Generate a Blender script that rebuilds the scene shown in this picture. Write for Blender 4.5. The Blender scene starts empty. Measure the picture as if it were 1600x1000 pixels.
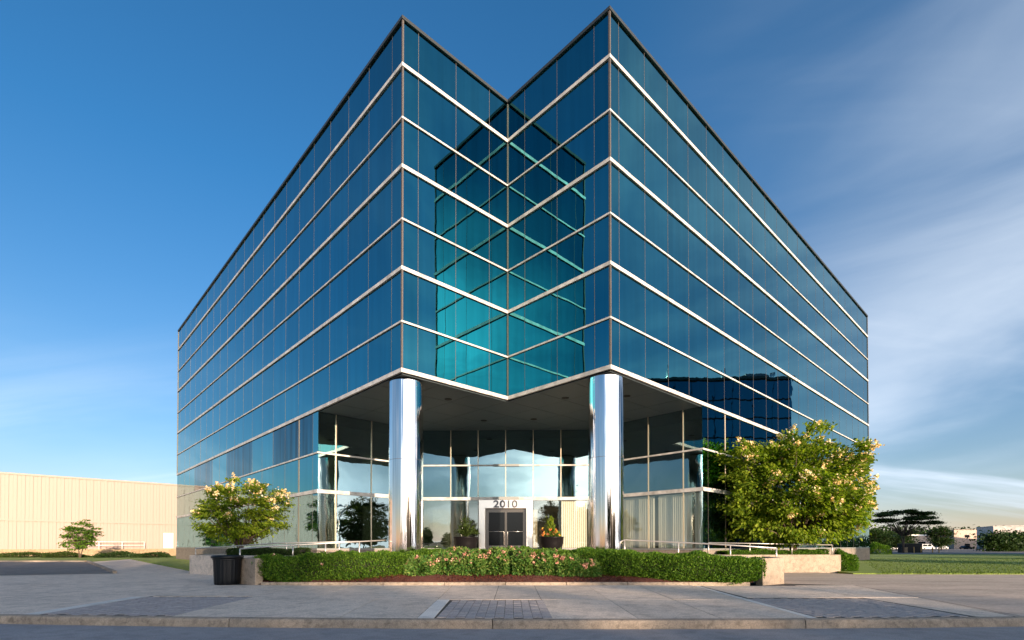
import bpy, math, random
import numpy as np
from mathutils import Vector, Matrix
random.seed(7)
RNG = np.random.default_rng(11)
R = math.radians
S = bpy.context.scene
C = S.collection

# ------------------------------------------------------------------ camera, sky, sun, exposure
E = 1.41                                   # eye height above the road
cam = bpy.data.cameras.new('camera'); camo = bpy.data.objects.new('camera', cam); C.objects.link(camo)
cam.sensor_width = 36; cam.lens = 36*807.7/1600; cam.shift_y = 341.5/1600
cam.clip_start = .1; cam.clip_end = 6000
camo.location = (0, 0, E); camo.rotation_euler = (R(90.82), 0, 0)
S.camera = camo
SUN_EL, SUN_AZ = 7.5, 30.0                 # azimuth measured from straight behind the camera towards the right
sun_dir = Vector((math.sin(R(SUN_AZ))*math.cos(R(SUN_EL)), -math.cos(R(SUN_AZ))*math.cos(R(SUN_EL)), math.sin(R(SUN_EL))))
sl = bpy.data.lights.new('sun', 'SUN'); sl.energy = 2.0; sl.angle = R(.5); sl.color = (1, .76, .55)
slo = bpy.data.objects.new('sun', sl); C.objects.link(slo)
slo.rotation_euler = sun_dir.to_track_quat('Z', 'Y').to_euler(); slo.location = (20, -30, 30)
S.view_settings.view_transform = 'Standard'; S.view_settings.look = 'None'
S.view_settings.exposure = 2.35; S.view_settings.gamma = 1
S.render.engine = 'CYCLES'
cy = S.cycles
cy.max_bounces = 9; cy.diffuse_bounces = 3; cy.glossy_bounces = 6; cy.transmission_bounces = 4; cy.transparent_max_bounces = 12
cy.sample_clamp_indirect = 6; cy.caustics_reflective = False; cy.caustics_refractive = False

W = bpy.data.worlds.new('World'); S.world = W; W.use_nodes = True
def build_world():
    nt = W.node_tree; n = nt.nodes; l = nt.links; n.clear()
    out = n.new('ShaderNodeOutputWorld'); bg = n.new('ShaderNodeBackground'); bg.inputs[1].default_value = .15
    sky = n.new('ShaderNodeTexSky'); sky.sky_type = 'NISHITA'; sky.sun_disc = False
    sky.sun_elevation = R(SUN_EL); sky.sun_rotation = R(180-SUN_AZ)
    sky.air_density = 1.0; sky.dust_density = .25; sky.ozone_density = 4.0; sky.altitude = 100
    tc = n.new('ShaderNodeTexCoord'); sep = n.new('ShaderNodeSeparateXYZ'); l.new(tc.outputs['Generated'], sep.inputs[0])
    def M(op, a, b=None, cl=False):
        m = n.new('ShaderNodeMath'); m.operation = op; m.use_clamp = cl
        for i, v in enumerate((a, b)):
            if v is None: continue
            if isinstance(v, (int, float)): m.inputs[i].default_value = v
            else: l.new(v, m.inputs[i])
        return m.outputs[0]
    x, y, z = sep.outputs
    zz = M('ADD', M('MAXIMUM', z, 0), .22)
    px = M('DIVIDE', x, zz); py = M('DIVIDE', y, zz)
    def noise(sx, sy, rot, scale, det, dist, off):
        cmb = n.new('ShaderNodeCombineXYZ'); l.new(px, cmb.inputs[0]); l.new(py, cmb.inputs[1])
        mp = n.new('ShaderNodeMapping'); mp.inputs['Rotation'].default_value = (0, 0, rot); mp.inputs['Scale'].default_value = (sx, sy, 1); mp.inputs['Location'].default_value = off
        l.new(cmb.outputs[0], mp.inputs[0])
        t = n.new('ShaderNodeTexNoise'); t.inputs['Scale'].default_value = scale; t.inputs['Detail'].default_value = det; t.inputs['Distortion'].default_value = dist
        t.inputs['Roughness'].default_value = .55
        l.new(mp.outputs[0], t.inputs['Vector']); return t.outputs[0]
    def ramp(v, a, b):
        mr = n.new('ShaderNodeMapRange'); mr.interpolation_type = 'SMOOTHSTEP'; mr.inputs[1].default_value = a; mr.inputs[2].default_value = b
        l.new(v, mr.inputs[0]); return mr.outputs[0]
    streak = ramp(noise(.30, 1.5, R(-8), 1.1, 6, .5, (3.1, 1.7, 0)), .47, .78)
    sph = n.new('ShaderNodeCombineXYZ'); l.new(x, sph.inputs[0]); l.new(y, sph.inputs[1]); l.new(M('MULTIPLY', z, 4.2), sph.inputs[2])
    mpb = n.new('ShaderNodeMapping'); mpb.inputs['Rotation'].default_value = (R(14), R(-16), 0); mpb.inputs['Location'].default_value = (2.3, .6, .9); l.new(sph.outputs[0], mpb.inputs[0])
    tb = n.new('ShaderNodeTexNoise'); tb.inputs['Scale'].default_value = 1.5; tb.inputs['Detail'].default_value = 8; tb.inputs['Distortion'].default_value = .35; tb.inputs['Roughness'].default_value = .5
    l.new(mpb.outputs[0], tb.inputs['Vector'])
    big = ramp(tb.outputs[0], .34, .80)
    low = M('SUBTRACT', 1, ramp(z, .2, .75))
    side = ramp(M('ADD', x, M('MULTIPLY', y, -.35)), -.15, .62)        # more cirrus on the right and behind
    thick = M('ADD', M('ADD', M('MULTIPLY', side, .95), M('MULTIPLY', ramp(M('MULTIPLY', x, -1), .62, .95), .5)), M('MULTIPLY', M('SUBTRACT', 1, ramp(z, .12, .4)), .5))
    cl = M('MULTIPLY', M('MULTIPLY', M('ADD', M('MULTIPLY', streak, .68), M('MULTIPLY', big, .40)), thick), .95, True)
    veil = M('MULTIPLY', side, M('ADD', M('MULTIPLY', M('MULTIPLY', low, big), .6), .12))
    # cirrus thickens towards the low sun; its added glow there lifts the ground light
    near = ramp(M('ADD', M('MULTIPLY', x, math.sin(R(SUN_AZ))), M('MULTIPLY', y, -math.cos(R(SUN_AZ)))), .66, .98)
    near = M('MULTIPLY', near, M('SUBTRACT', 1, M('MULTIPLY', ramp(z, .3, .8), .85)))
    cl = M('ADD', M('ADD', cl, veil), M('MULTIPLY', near, M('ADD', M('ADD', M('MULTIPLY', streak, .5), M('MULTIPLY', big, .35)), .42)), True)
    # sky tint
    mul = n.new('ShaderNodeMix'); mul.data_type = 'RGBA'; mul.blend_type = 'MULTIPLY'; mul.inputs[0].default_value = 1
    l.new(sky.outputs[0], mul.inputs[6])
    tm = n.new('ShaderNodeMix'); tm.data_type = 'RGBA'; l.new(M('MINIMUM', M('POWER', M('MAXIMUM', z, 0), .7), .66), tm.inputs[0]); tm.inputs[6].default_value = TINT_LOW; tm.inputs[7].default_value = TINT_HIGH
    l.new(tm.outputs[2], mul.inputs[7])
    # cloud colour follows the sky behind it, plus an added glow near the sun
    lum = n.new('ShaderNodeRGBToBW'); l.new(sky.outputs[0], lum.inputs[0])
    cc = n.new('ShaderNodeVectorMath'); cc.operation = 'SCALE'; cc.inputs[0].default_value = (.94, 1.08, 1.27)
    lv = M('ADD', M('ADD', M('MULTIPLY', lum.outputs[0], .2), CLOUD_BASE), M('MULTIPLY', near, CLOUD_BOOST)); l.new(lv, cc.inputs['Scale'])
    wc = n.new('ShaderNodeMix'); wc.data_type = 'RGBA'; l.new(near, wc.inputs[0]); wc.inputs[6].default_value = (.94, 1.08, 1.27, 1); wc.inputs[7].default_value = (1.15, 1.02, .88, 1); l.new(wc.outputs[2], cc.inputs[0])
    mx = n.new('ShaderNodeMix'); mx.data_type = 'RGBA'; l.new(cl, mx.inputs[0]); l.new(mul.outputs[2], mx.inputs[6]); l.new(cc.outputs[0], mx.inputs[7])
    l.new(mx.outputs[2], bg.inputs[0]); l.new(bg.outputs[0], out.inputs[0])
CLOUD_BASE = .86; CLOUD_BOOST = 5.5; TINT_LOW = (.49, .29, .235, 1); TINT_HIGH = (-.21, .31, .375, 1)
build_world()

# ------------------------------------------------------------------ helpers
def tag(o, label=None, cat=None, group=None, kind=None):
    if label: o['label'] = label
    if cat: o['category'] = cat
    if group: o['group'] = group
    if kind: o['kind'] = kind
    return o
def empty(name, loc=(0, 0, 0), rz=0):
    o = bpy.data.objects.new(name, None); C.objects.link(o); o.location = loc; o.rotation_euler = (0, 0, rz); return o
class MB:
    def __init__(s): s.v = []; s.f = []; s.sm = []
    def add(s, vs, fs, smooth=False, mat=None):
        b = len(s.v)
        s.v += [tuple(mat @ Vector(v)) if mat else tuple(v) for v in vs]
        s.f += [tuple(b+i for i in f) for f in fs]; s.sm += [smooth]*len(fs); return s
    def box(s, x0, x1, y0, y1, z0, z1, mat=None):
        return s.add([(x0,y0,z0),(x1,y0,z0),(x1,y1,z0),(x0,y1,z0),(x0,y0,z1),(x1,y0,z1),(x1,y1,z1),(x0,y1,z1)],
                     [(3,2,1,0),(4,5,6,7),(0,1,5,4),(1,2,6,5),(2,3,7,6),(3,0,4,7)], mat=mat)
    def prism(s, poly, z0, z1):
        n = len(poly); zt = z1 if isinstance(z1, (list, tuple)) else [z1]*n
        a = sum(poly[i][0]*poly[(i+1)%n][1]-poly[(i+1)%n][0]*poly[i][1] for i in range(n))
        if a < 0: poly = poly[::-1]; zt = list(zt)[::-1]
        vs = [(p[0],p[1],z0) for p in poly]+[(p[0],p[1],zt[i]) for i, p in enumerate(poly)]
        return s.add(vs, [tuple(range(n-1,-1,-1)), tuple(range(n,2*n))]+[(i,(i+1)%n,n+(i+1)%n,n+i) for i in range(n)])
    def sheet(s, poly, z):
        n = len(poly)
        a = sum(poly[i][0]*poly[(i+1)%n][1]-poly[(i+1)%n][0]*poly[i][1] for i in range(n))
        if a < 0: poly = poly[::-1]
        return s.add([(p[0],p[1],z) for p in poly], [tuple(range(n))])
    def lathe(s, prof, n=32, cx=0, cy=0, cap=True, wob=None):
        vs = []; fs = []
        for (r, z) in prof:
            for k in range(n):
                a = 2*math.pi*k/n; rr = r*(1+(wob(a, z) if wob else 0))
                vs.append((cx+rr*math.cos(a), cy+rr*math.sin(a), z))
        for j in range(len(prof)-1):
            for k in range(n):
                fs.append((j*n+k, j*n+(k+1)%n, (j+1)*n+(k+1)%n, (j+1)*n+k))
        s.add(vs, fs, True)
        if cap:
            b = len(s.v); s.v += [tuple(v) for v in vs[-n:]]; s.f.append(tuple(b+k for k in range(n))); s.sm.append(False)
            b = len(s.v); s.v += [tuple(v) for v in vs[:n]]; s.f.append(tuple(b+k for k in range(n-1, -1, -1))); s.sm.append(False)
        return s
    def tube(s, pts, rad, n=8):
        pts = [Vector(p) for p in pts]; rads = rad if isinstance(rad, (list, tuple)) else [rad]*len(pts)
        vs = []; fs = []
        for i, p in enumerate(pts):
            d = (pts[min(i+1, len(pts)-1)]-pts[max(i-1, 0)]).normalized()
            a = d.cross(Vector((0, 0, 1)) if abs(d.z) < .9 else Vector((1, 0, 0))).normalized(); b = d.cross(a)
            for k in range(n):
                t = 2*math.pi*k/n; vs.append(p+rads[i]*(a*math.cos(t)+b*math.sin(t)))
        for i in range(len(pts)-1):
            for k in range(n): fs.append((i*n+k, (i+1)*n+k, (i+1)*n+(k+1)%n, i*n+(k+1)%n))
        fs.append(tuple(range(n))); fs.append(tuple(len(vs)-1-k for k in range(n)))
        return s.add(vs, fs, True)
    def mesh(s, name):
        m = bpy.data.meshes.new(name); m.from_pydata(s.v, [], s.f); m.update()
        m.polygons.foreach_set('use_smooth', s.sm); return m
    def build(s, name, mat=None, parent=None, bevel=0):
        o = bpy.data.objects.new(name, s.mesh(name)); C.objects.link(o)
        if mat: o.data.materials.append(mat)
        if parent: o.parent = parent
        if bevel:
            b = o.modifiers.new('bevel', 'BEVEL'); b.width = bevel; b.segments = 2; b.limit_method = 'ANGLE'
        return o
def linked(name, mesh, mat, parent, loc, rot=(0, 0, 0), scale=(1, 1, 1)):
    o = bpy.data.objects.new(name, mesh); C.objects.link(o); o.parent = parent
    o.location = loc; o.rotation_euler = rot; o.scale = scale
    if mat:
        if not mesh.materials: mesh.materials.append(mat)
        o.material_slots[0].link = 'OBJECT'; o.material_slots[0].material = mat
    return o
def npmesh(name, V, F, mat, parent=None, smooth=False):
    V = np.asarray(V, dtype=np.float32).reshape(-1, 3); F = np.asarray(F, dtype=np.int32)
    k = F.shape[1]; m = bpy.data.meshes.new(name)
    m.vertices.add(len(V)); m.vertices.foreach_set('co', V.ravel())
    m.loops.add(F.size); m.loops.foreach_set('vertex_index', F.ravel())
    m.polygons.add(len(F)); m.polygons.foreach_set('loop_start', np.arange(0, F.size, k, dtype=np.int32)); m.polygons.foreach_set('loop_total', np.full(len(F), k, dtype=np.int32))
    m.update(calc_edges=True)
    if smooth: m.polygons.foreach_set('use_smooth', [True]*len(F))
    o = bpy.data.objects.new(name, m); C.objects.link(o); o.data.materials.append(mat)
    if parent: o.parent = parent
    return o
def copy_tree(o, parent=None):
    c = o.copy(); C.objects.link(c); c.parent = parent
    for ch in list(o.children): copy_tree(ch, c)
    return c
def leaves(P, size, asp=.55, up=.5, fold=True, dirs=None):
    """leaf shaped quads folded along the midrib; P (n,3), size (n,)"""
    n = len(P); size = np.broadcast_to(size, (n,))
    d = RNG.normal(size=(n, 3)) if dirs is None else dirs+RNG.normal(size=(n, 3))*.35
    d /= np.linalg.norm(d, axis=1)[:, None]
    u = RNG.normal(size=(n, 3)); u[:, 2] += up*3
    s = np.cross(d, u); s /= np.linalg.norm(s, axis=1)[:, None]+1e-9
    nn = np.cross(s, d)
    L = (d.T*size).T; Wd = (s.T*size*asp*.5).T; H = (nn.T*size*.12).T
    V = np.stack([P-L*.5, P-L*.02+Wd+H, P+L*.5, P-L*.02-Wd+H], axis=1)
    F = np.arange(4*n).reshape(n, 4)
    if fold:                                  # two triangles along the midrib
        F = np.concatenate([F[:, [0, 1, 2]], F[:, [0, 2, 3]]])
    return V.reshape(-1, 3), F

# ------------------------------------------------------------------ materials
def mat(name, col=(.5, .5, .5), rough=.7, metal=0, **k):
    m = bpy.data.materials.new(name); m.use_nodes = True
    p = m.node_tree.nodes['Principled BSDF']
    p.inputs['Base Color'].default_value = (*col, 1); p.inputs['Roughness'].default_value = rough; p.inputs['Metallic'].default_value = metal
    for a, b in k.items(): p.inputs[a].default_value = b
    return m
def nodes(m): return m.node_tree.nodes, m.node_tree.links, m.node_tree.nodes['Principled BSDF']
def tex(n, l, kind, scale, vec, **k):
    t = n.new(kind); t.inputs['Scale'].default_value = scale
    for a, b in k.items(): t.inputs[a].default_value = b
    l.new(vec, t.inputs['Vector']); return t
def rampn(n, l, fac, stops):
    r = n.new('ShaderNodeValToRGB'); e = r.color_ramp.elements
    while len(e) < len(stops): e.new(.5)
    for i, (p, c) in enumerate(stops): e[i].position = p; e[i].color = (*c, 1)
    l.new(fac, r.inputs[0]); return r.outputs[0]
def mixc(n, l, fac, a, b, blend='MIX'):
    m = n.new('ShaderNodeMix'); m.data_type = 'RGBA'; m.blend_type = blend
    for i, v in ((0, fac), (6, a), (7, b)):
        if isinstance(v, (int, float)): m.inputs[i].default_value = v
        elif isinstance(v, tuple): m.inputs[i].default_value = (*v, 1)
        else: l.new(v, m.inputs[i])
    return m.outputs[2]
def ground_mat(name, c1, c2, big=.35, fine=60, rough=.9, bump=.15, stain=.35, stretch=(1, 1, 1), speck=None):
    m = mat(name, c1, rough); n, l, p = nodes(m)
    g = n.new('ShaderNodeNewGeometry'); mp = n.new('ShaderNodeMapping'); l.new(g.outputs['Position'], mp.inputs[0]); mp.inputs['Scale'].default_value = stretch
    v = mp.outputs[0]
    a = tex(n, l, 'ShaderNodeTexNoise', big, v, Detail=6, Roughness=.6)
    b = tex(n, l, 'ShaderNodeTexNoise', fine, v, Detail=3)
    c = tex(n, l, 'ShaderNodeTexNoise', big*7, v, Detail=5, Distortion=.6)
    base = mixc(n, l, rampn(n, l, a.outputs[0], [(.35, (0, 0, 0)), (.65, (1, 1, 1))]), c1, c2)
    st = rampn(n, l, c.outputs[0], [(.45, (1, 1, 1)), (.75, (1-stain,)*3)])
    base = mixc(n, l, 1., base, st, 'MULTIPLY')
    gr = rampn(n, l, b.outputs[0], [(.3, (.72,)*3), (.7, (1.2,)*3)])
    base = mixc(n, l, 1., base, gr, 'MULTIPLY')
    oi = n.new('ShaderNodeObjectInfo'); vr = rampn(n, l, oi.outputs['Random'], [(0, (.92,)*3), (1, (1.06, 1.05, 1.04))])
    base = mixc(n, l, 1., base, vr, 'MULTIPLY')
    if speck:
        s = tex(n, l, 'ShaderNodeTexVoronoi', speck[0], v)
        base = mixc(n, l, rampn(n, l, s.outputs['Distance'], [(.1, (1, 1, 1)), (.22, (0, 0, 0))]), base, speck[1])
    l.new(base, p.inputs['Base Color'])
    bp = n.new('ShaderNodeBump'); bp.inputs['Strength'].default_value = bump; bp.inputs['Distance'].default_value = .01
    l.new(b.outputs[0], bp.inputs['Height']); l.new(bp.outputs[0], p.inputs['Normal'])
    return m
M = {}
M['concrete'] = ground_mat('concrete', (.72, .60, .49), (.62, .52, .43), big=.5, fine=28, stain=.34)
M['concrete_light'] = ground_mat('concrete_light', (.78, .74, .68), (.68, .65, .6), stain=.25)
M['kerb'] = ground_mat('kerb_concrete', (.38, .31, .24), (.28, .23, .18), big=1.2, stain=.5, bump=.4)
M['wallconc'] = ground_mat('wall_concrete', (.38, .305, .235), (.30, .24, .18), big=.8, fine=35, stain=.4, bump=.4)
M['drive'] = ground_mat('driveway', (.50, .41, .34), (.38, .32, .27), big=.3, fine=40, stain=.35, stretch=(.25, 1, 1))
M['asphalt'] = ground_mat('asphalt', (.33, .32, .33), (.27, .262, .272), big=.5, fine=45, stain=.25, bump=.6, speck=(28, (.22, .22, .23)))
M['asphalt_old'] = ground_mat('old_asphalt', (.20, .18, .17), (.15, .14, .13), big=.3, fine=25, stain=.4)
M['paver'] = ground_mat('paver_brick', (.44, .40, .39), (.36, .33, .325), big=3, fine=70, stain=.3, bump=.4)
M['sand'] = ground_mat('joint_sand', (.07, .065, .06), (.05, .045, .04))
M['earth'] = ground_mat('earth', (.12, .10, .07), (.10, .10, .06), big=.05, fine=5)
M['mulch'] = ground_mat('mulch', (.14, .04, .024), (.09, .026, .016), big=3, fine=50, bump=1)
M['stone'] = ground_mat('stone_wall', (.40, .30, .18), (.30, .22, .13), big=1, fine=12, stain=.5)
def grass_mat():
    m = mat('lawn_grass', (.06, .1, .02), .95); n, l, p = nodes(m)
    g = n.new('ShaderNodeNewGeometry'); a = tex(n, l, 'ShaderNodeTexNoise', .25, g.outputs['Position'], Detail=8, Roughness=.65)
    b = tex(n, l, 'ShaderNodeTexNoise', 30, g.outputs['Position'], Detail=4)
    c = mixc(n, l, rampn(n, l, a.outputs[0], [(.3, (0,)*3), (.7, (1,)*3)]), (.15, .24, .03), (.22, .28, .055))
    c = mixc(n, l, 1., c, rampn(n, l, b.outputs[0], [(.3, (.5,)*3), (.7, (1.4,)*3)]), 'MULTIPLY')
    l.new(c, p.inputs['Base Color'])
    bp = n.new('ShaderNodeBump'); bp.inputs['Strength'].default_value = 1; bp.inputs['Distance'].default_value = .06
    l.new(b.outputs[0], bp.inputs['Height']); l.new(bp.outputs[0], p.inputs['Normal']); return m
M['grass'] = grass_mat()
def leaf_mat(name, cols, trans=.35, rough=.5):
    m = mat(name, cols[0], rough); n, l, p = nodes(m)
    g = n.new('ShaderNodeNewGeometry')
    k = len(cols); c = rampn(n, l, g.outputs['Random Per Island'], [(i/max(1, k-1), cols[i]) for i in range(k)])
    l.new(c, p.inputs['Base Color']); p.inputs['Specular IOR Level'].default_value = .125
    t = n.new('ShaderNodeBsdfTranslucent'); tc = mixc(n, l, 1., c, (1.3, 1.5, .5), 'MULTIPLY'); l.new(tc, t.inputs[0])
    mx = n.new('ShaderNodeMixShader'); mx.inputs[0].default_value = trans
    l.new(p.outputs[0], mx.inputs[1]); l.new(t.outputs[0], mx.inputs[2]); l.new(mx.outputs[0], n['Material Output'].inputs[0]); return m
M['leaf_lilac'] = leaf_mat('tree_leaf', [(.09, .16, .016), (.17, .25, .02), (.30, .36, .035), (.05, .10, .012), (.22, .29, .025)], .5)
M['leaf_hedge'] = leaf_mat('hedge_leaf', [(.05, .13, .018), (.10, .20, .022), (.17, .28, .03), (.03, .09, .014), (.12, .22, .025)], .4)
M['leaf_rose'] = leaf_mat('rose_leaf', [(.05, .15, .03), (.10, .21, .04), (.22, .28, .07), (.06, .16, .035)], .35)
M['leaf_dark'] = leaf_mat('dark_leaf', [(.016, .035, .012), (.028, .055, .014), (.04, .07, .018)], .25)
M['leaf_mid'] = leaf_mat('mid_leaf', [(.035, .06, .016), (.06, .09, .02), (.045, .075, .018)], .3)
M['flower_cream'] = leaf_mat('cream_flower', [(.78, .66, .40), (.84, .78, .60), (.72, .45, .20), (.80, .56, .28)], .3, .8)
M['flower_pink'] = leaf_mat('pink_flower', [(.66, .30, .24), (.72, .42, .31), (.60, .22, .19), (.74, .55, .40)], .3, .8)
M['flower_red'] = leaf_mat('red_flower', [(.5, .06, .04), (.6, .4, .05), (.45, .1, .08)], .2, .8)
M['bark'] = ground_mat('bark', (.12, .085, .06), (.07, .05, .038), big=3, fine=20, bump=.8, stretch=(1, 1, .2))
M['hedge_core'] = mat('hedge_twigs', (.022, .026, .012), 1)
# tower glass
def glass_mat(name, col, wav=.010, rough=.012, streak=.12):
    m = mat(name, col, rough, 1.0); n, l, p = nodes(m)
    g = n.new('ShaderNodeNewGeometry'); oi = n.new('ShaderNodeObjectInfo')
    ad = n.new('ShaderNodeVectorMath'); ad.operation = 'MULTIPLY_ADD'; l.new(g.outputs['Position'], ad.inputs[0]); ad.inputs[1].default_value = (1, 1, 1)
    cb = n.new('ShaderNodeCombineXYZ'); mm = n.new('ShaderNodeMath'); mm.operation = 'MULTIPLY'; mm.inputs[1].default_value = 40; l.new(oi.outputs['Random'], mm.inputs[0])
    for i in range(3): l.new(mm.outputs[0], cb.inputs[i])
    l.new(cb.outputs[0], ad.inputs[2])
    t = tex(n, l, 'ShaderNodeTexNoise', .9, ad.outputs[0], Detail=1.5)
    bp = n.new('ShaderNodeBump'); bp.inputs['Strength'].default_value = 1; bp.inputs['Distance'].default_value = wav
    l.new(t.outputs[0], bp.inputs['Height']); l.new(bp.outputs[0], p.inputs['Normal'])
    mp = n.new('ShaderNodeMapping'); mp.inputs['Scale'].default_value = (3, 3, .12); l.new(g.outputs['Position'], mp.inputs[0])
    s = tex(n, l, 'ShaderNodeTexNoise', 1.2, mp.outputs[0], Detail=4)
    r = rampn(n, l, s.outputs[0], [(.35, (1-streak,)*3), (.65, (1+streak,)*3)])
    r2 = rampn(n, l, oi.outputs['Random'], [(0, (.91,)*3), (1, (1.08,)*3)])
    c = mixc(n, l, 1., mixc(n, l, 1., col, r, 'MULTIPLY'), r2, 'MULTIPLY'); l.new(c, p.inputs['Base Color'])
    return m
M['glass'] = glass_mat('tinted_mirror_glass', (.060, .30, .34), wav=.0035, streak=.06)
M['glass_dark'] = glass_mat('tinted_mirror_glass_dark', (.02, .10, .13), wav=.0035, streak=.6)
def clear_glass(name, refl, tint, base=.30, wav=.006):
    m = bpy.data.materials.new(name); m.use_nodes = True; n = m.node_tree.nodes; l = m.node_tree.links; n.remove(n['Principled BSDF'])
    gl = n.new('ShaderNodeBsdfGlossy'); gl.inputs[0].default_value = (*refl, 1); gl.inputs['Roughness'].default_value = .01
    tr = n.new('ShaderNodeBsdfTransparent'); tr.inputs[0].default_value = (*tint, 1)
    lw = n.new('ShaderNodeLayerWeight'); lw.inputs[0].default_value = .5
    pw = n.new('ShaderNodeMath'); pw.operation = 'POWER'; pw.inputs[1].default_value = 4; l.new(lw.outputs['Facing'], pw.inputs[0])
    mr = n.new('ShaderNodeMapRange'); mr.inputs[3].default_value = base; mr.inputs[4].default_value = 1; l.new(pw.outputs[0], mr.inputs[0])
    g = n.new('ShaderNodeNewGeometry'); t = tex(n, l, 'ShaderNodeTexNoise', .8, g.outputs['Position'], Detail=1.5)
    bp = n.new('ShaderNodeBump'); bp.inputs['Distance'].default_value = wav; l.new(t.outputs[0], bp.inputs['Height']); l.new(bp.outputs[0], gl.inputs['Normal'])
    mx = n.new('ShaderNodeMixShader'); l.new(mr.outputs[0], mx.inputs[0]); l.new(tr.outputs[0], mx.inputs[1]); l.new(gl.outputs[0], mx.inputs[2])
    l.new(mx.outputs[0], n['Material Output'].inputs[0]); return m
M['clear'] = clear_glass('storefront_glass', (.62, .86, .90), (.42, .5, .47), .28)
M['clear_low'] = clear_glass('lower_storefront_glass', (.85, .95, .93), (.93, .95, .92), .11)
M['clear_blue'] = clear_glass('blue_storefront_glass', (.35, .62, .72), (.42, .6, .62), .45)
M['band'] = ground_mat('aluminium_band', (.60, .585, .55), (.53, .515, .485), big=.3, fine=3, rough=.45, bump=.0, stain=.3)
M['band_dull'] = mat('dull_grey_metal', (.25, .26, .25), .5, .3)
M['mull'] = mat('mullion_bronze', (.10, .085, .075), .5, .2)
M['mull_light'] = mat('mullion_light', (.6, .52, .38), .35, .6)
M['cap'] = mat('roof_cap', (.045, .05, .05), .45, .3)
M['soffit'] = mat('soffit_panel', (.075, .10, .11), .45)
M['soffit_gap'] = mat('soffit_gap', (.02, .025, .03), .9)
M['black'] = mat('black_plastic', (.004, .005, .007), .42); M['black'].node_tree.nodes['Principled BSDF'].inputs['Specular IOR Level'].default_value = .3
M['dark'] = mat('dark_recess', (.01, .01, .01), .8)
def chrome():
    m = mat('polished_steel', (.80, .76, .75), .045, 1); n, l, p = nodes(m)
    tc = n.new('ShaderNodeTexCoord'); mp = n.new('ShaderNodeMapping'); mp.inputs['Scale'].default_value = (3.2, 3.2, .03); l.new(tc.outputs['Object'], mp.inputs[0])
    t = tex(n, l, 'ShaderNodeTexNoise', 2.6, mp.outputs[0], Detail=2.5)
    bp = n.new('ShaderNodeBump'); bp.inputs['Strength'].default_value = 1; bp.inputs['Distance'].default_value = .028
    l.new(t.outputs[0], bp.inputs['Height']); l.new(bp.outputs[0], p.inputs['Normal']); return m
M['chrome'] = chrome()
M['steel'] = mat('brushed_steel', (.72, .69, .66), .28, .9)
M['rail'] = mat('painted_rail', (.55, .52, .48), .35, .6)
M['blind'] = mat('vertical_blind', (.80, .76, .67), .8)
M['interior'] = mat('interior_wall', (.30, .26, .20), .9)
M['digit'] = mat('numeral', (.10, .10, .11), .45, .5)
M['pot'] = mat('black_pot', (.008, .007, .008), .4); M['pot'].node_tree.nodes['Principled BSDF'].inputs['Specular IOR Level'].default_value = .12
M['white_paint'] = mat('white_paint', (.75, .74, .72), .4)
def siding():
    m = ground_mat('cream_siding', (.50, .42, .335), (.46, .385, .31), big=.08, fine=1.2, rough=.7, bump=.0, stain=.06); return m
M['siding'] = mat('cream_siding', (.36, .275, .235), .75)
M['pinkwall'] = ground_mat('pale_wall', (.55, .42, .34), (.50, .38, .31), big=.2, fine=3)
M['white_wall'] = ground_mat('white_wall', (.62, .56, .52), (.56, .51, .47), big=.05, fine=1, bump=0, stain=.1)
M['greywall'] = mat('grey_wall', (.22, .24, .28), .8)
M['win'] = mat('window_glass', (.006, .008, .01), .1); M['win'].node_tree.nodes['Principled BSDF'].inputs['Specular IOR Level'].default_value = .12
M['plinth'] = ground_mat('plinth_concrete', (.26, .22, .18), (.20, .17, .14), big=1, fine=20, stain=.4)

# ------------------------------------------------------------------ ground and roads (structure)
def struct(name, mb, m, z=None, **k):
    o = mb.build(name, m, **k); o['kind'] = 'structure'; return o
struct('ground', MB().sheet([(-2500, -2500), (2500, -2500), (2500, 3000), (-2500, 3000)], -.06), M['earth'])
def kf(X): X = max(-24, min(24, X)); return 8.78+.0052*(X-1.5)**2          # kerb face
xs = [i*.75 for i in range(-40, 61)]
struct('road', MB().sheet([(-400, kf(-24))]+[(x, kf(x)) for x in xs]+[(400, kf(24)), (400, -9), (-400, -9)], 0), M['asphalt'])
struct('verge_lawn', MB().sheet([(-400, -9.3), (400, -9.3), (400, -130), (-400, -130)], .12), M['grass'])
far_kerb = MB().box(-400, 400, -9.3, -9.0, 0, .15); struct('far_kerb', far_kerb, M['kerb'])
SW = .15
# driveway apron on both sides
KB = .19
def fy(X): return kf(X)+KB+.012
struct('concrete_apron', MB().sheet([(x, fy(x)) for x in [-60, -40, -24, -20, -16, -12, -10.5, -9.06]]+[(-9.06, 17.4), (-9.3, 20), (-8.4, 21.6), (-14.9, 23.8), (-15.7, 25.4), (-35.7, 48.5), (-48, 66), (-120, 66), (-120, 12)], SW-.004), M['concrete'])
struct('parking_asphalt', MB().sheet([(-33.5, 40.7), (-18.3, 23.7), (-22.5, 21.6), (-90, 21.2), (-90, 40.7)], SW+.006), M['asphalt_old'])
ek = MB()
for (a, b) in (((-33.5, 40.7), (-18.3, 23.7)), ((-33.5, 40.7), (-90, 40.9))):
    d = (Vector(b)-Vector(a)).normalized(); q = Vector((-d.y, d.x))*.16
    ek.prism([a, b, (b[0]+q.x, b[1]+q.y), (a[0]+q.x, a[1]+q.y)], .1, .27)
struct('parking_kerb', ek, M['kerb'])
struct('side_lawn', MB().prism([(-15.6, 25.5), (-35.6, 48.4), (-47, 61), (-40, 66), (-30, 58), (-31.0, 49.3), (-16.5, 33.5), (-14.95, 27)], .0, .20), M['grass'])
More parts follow.
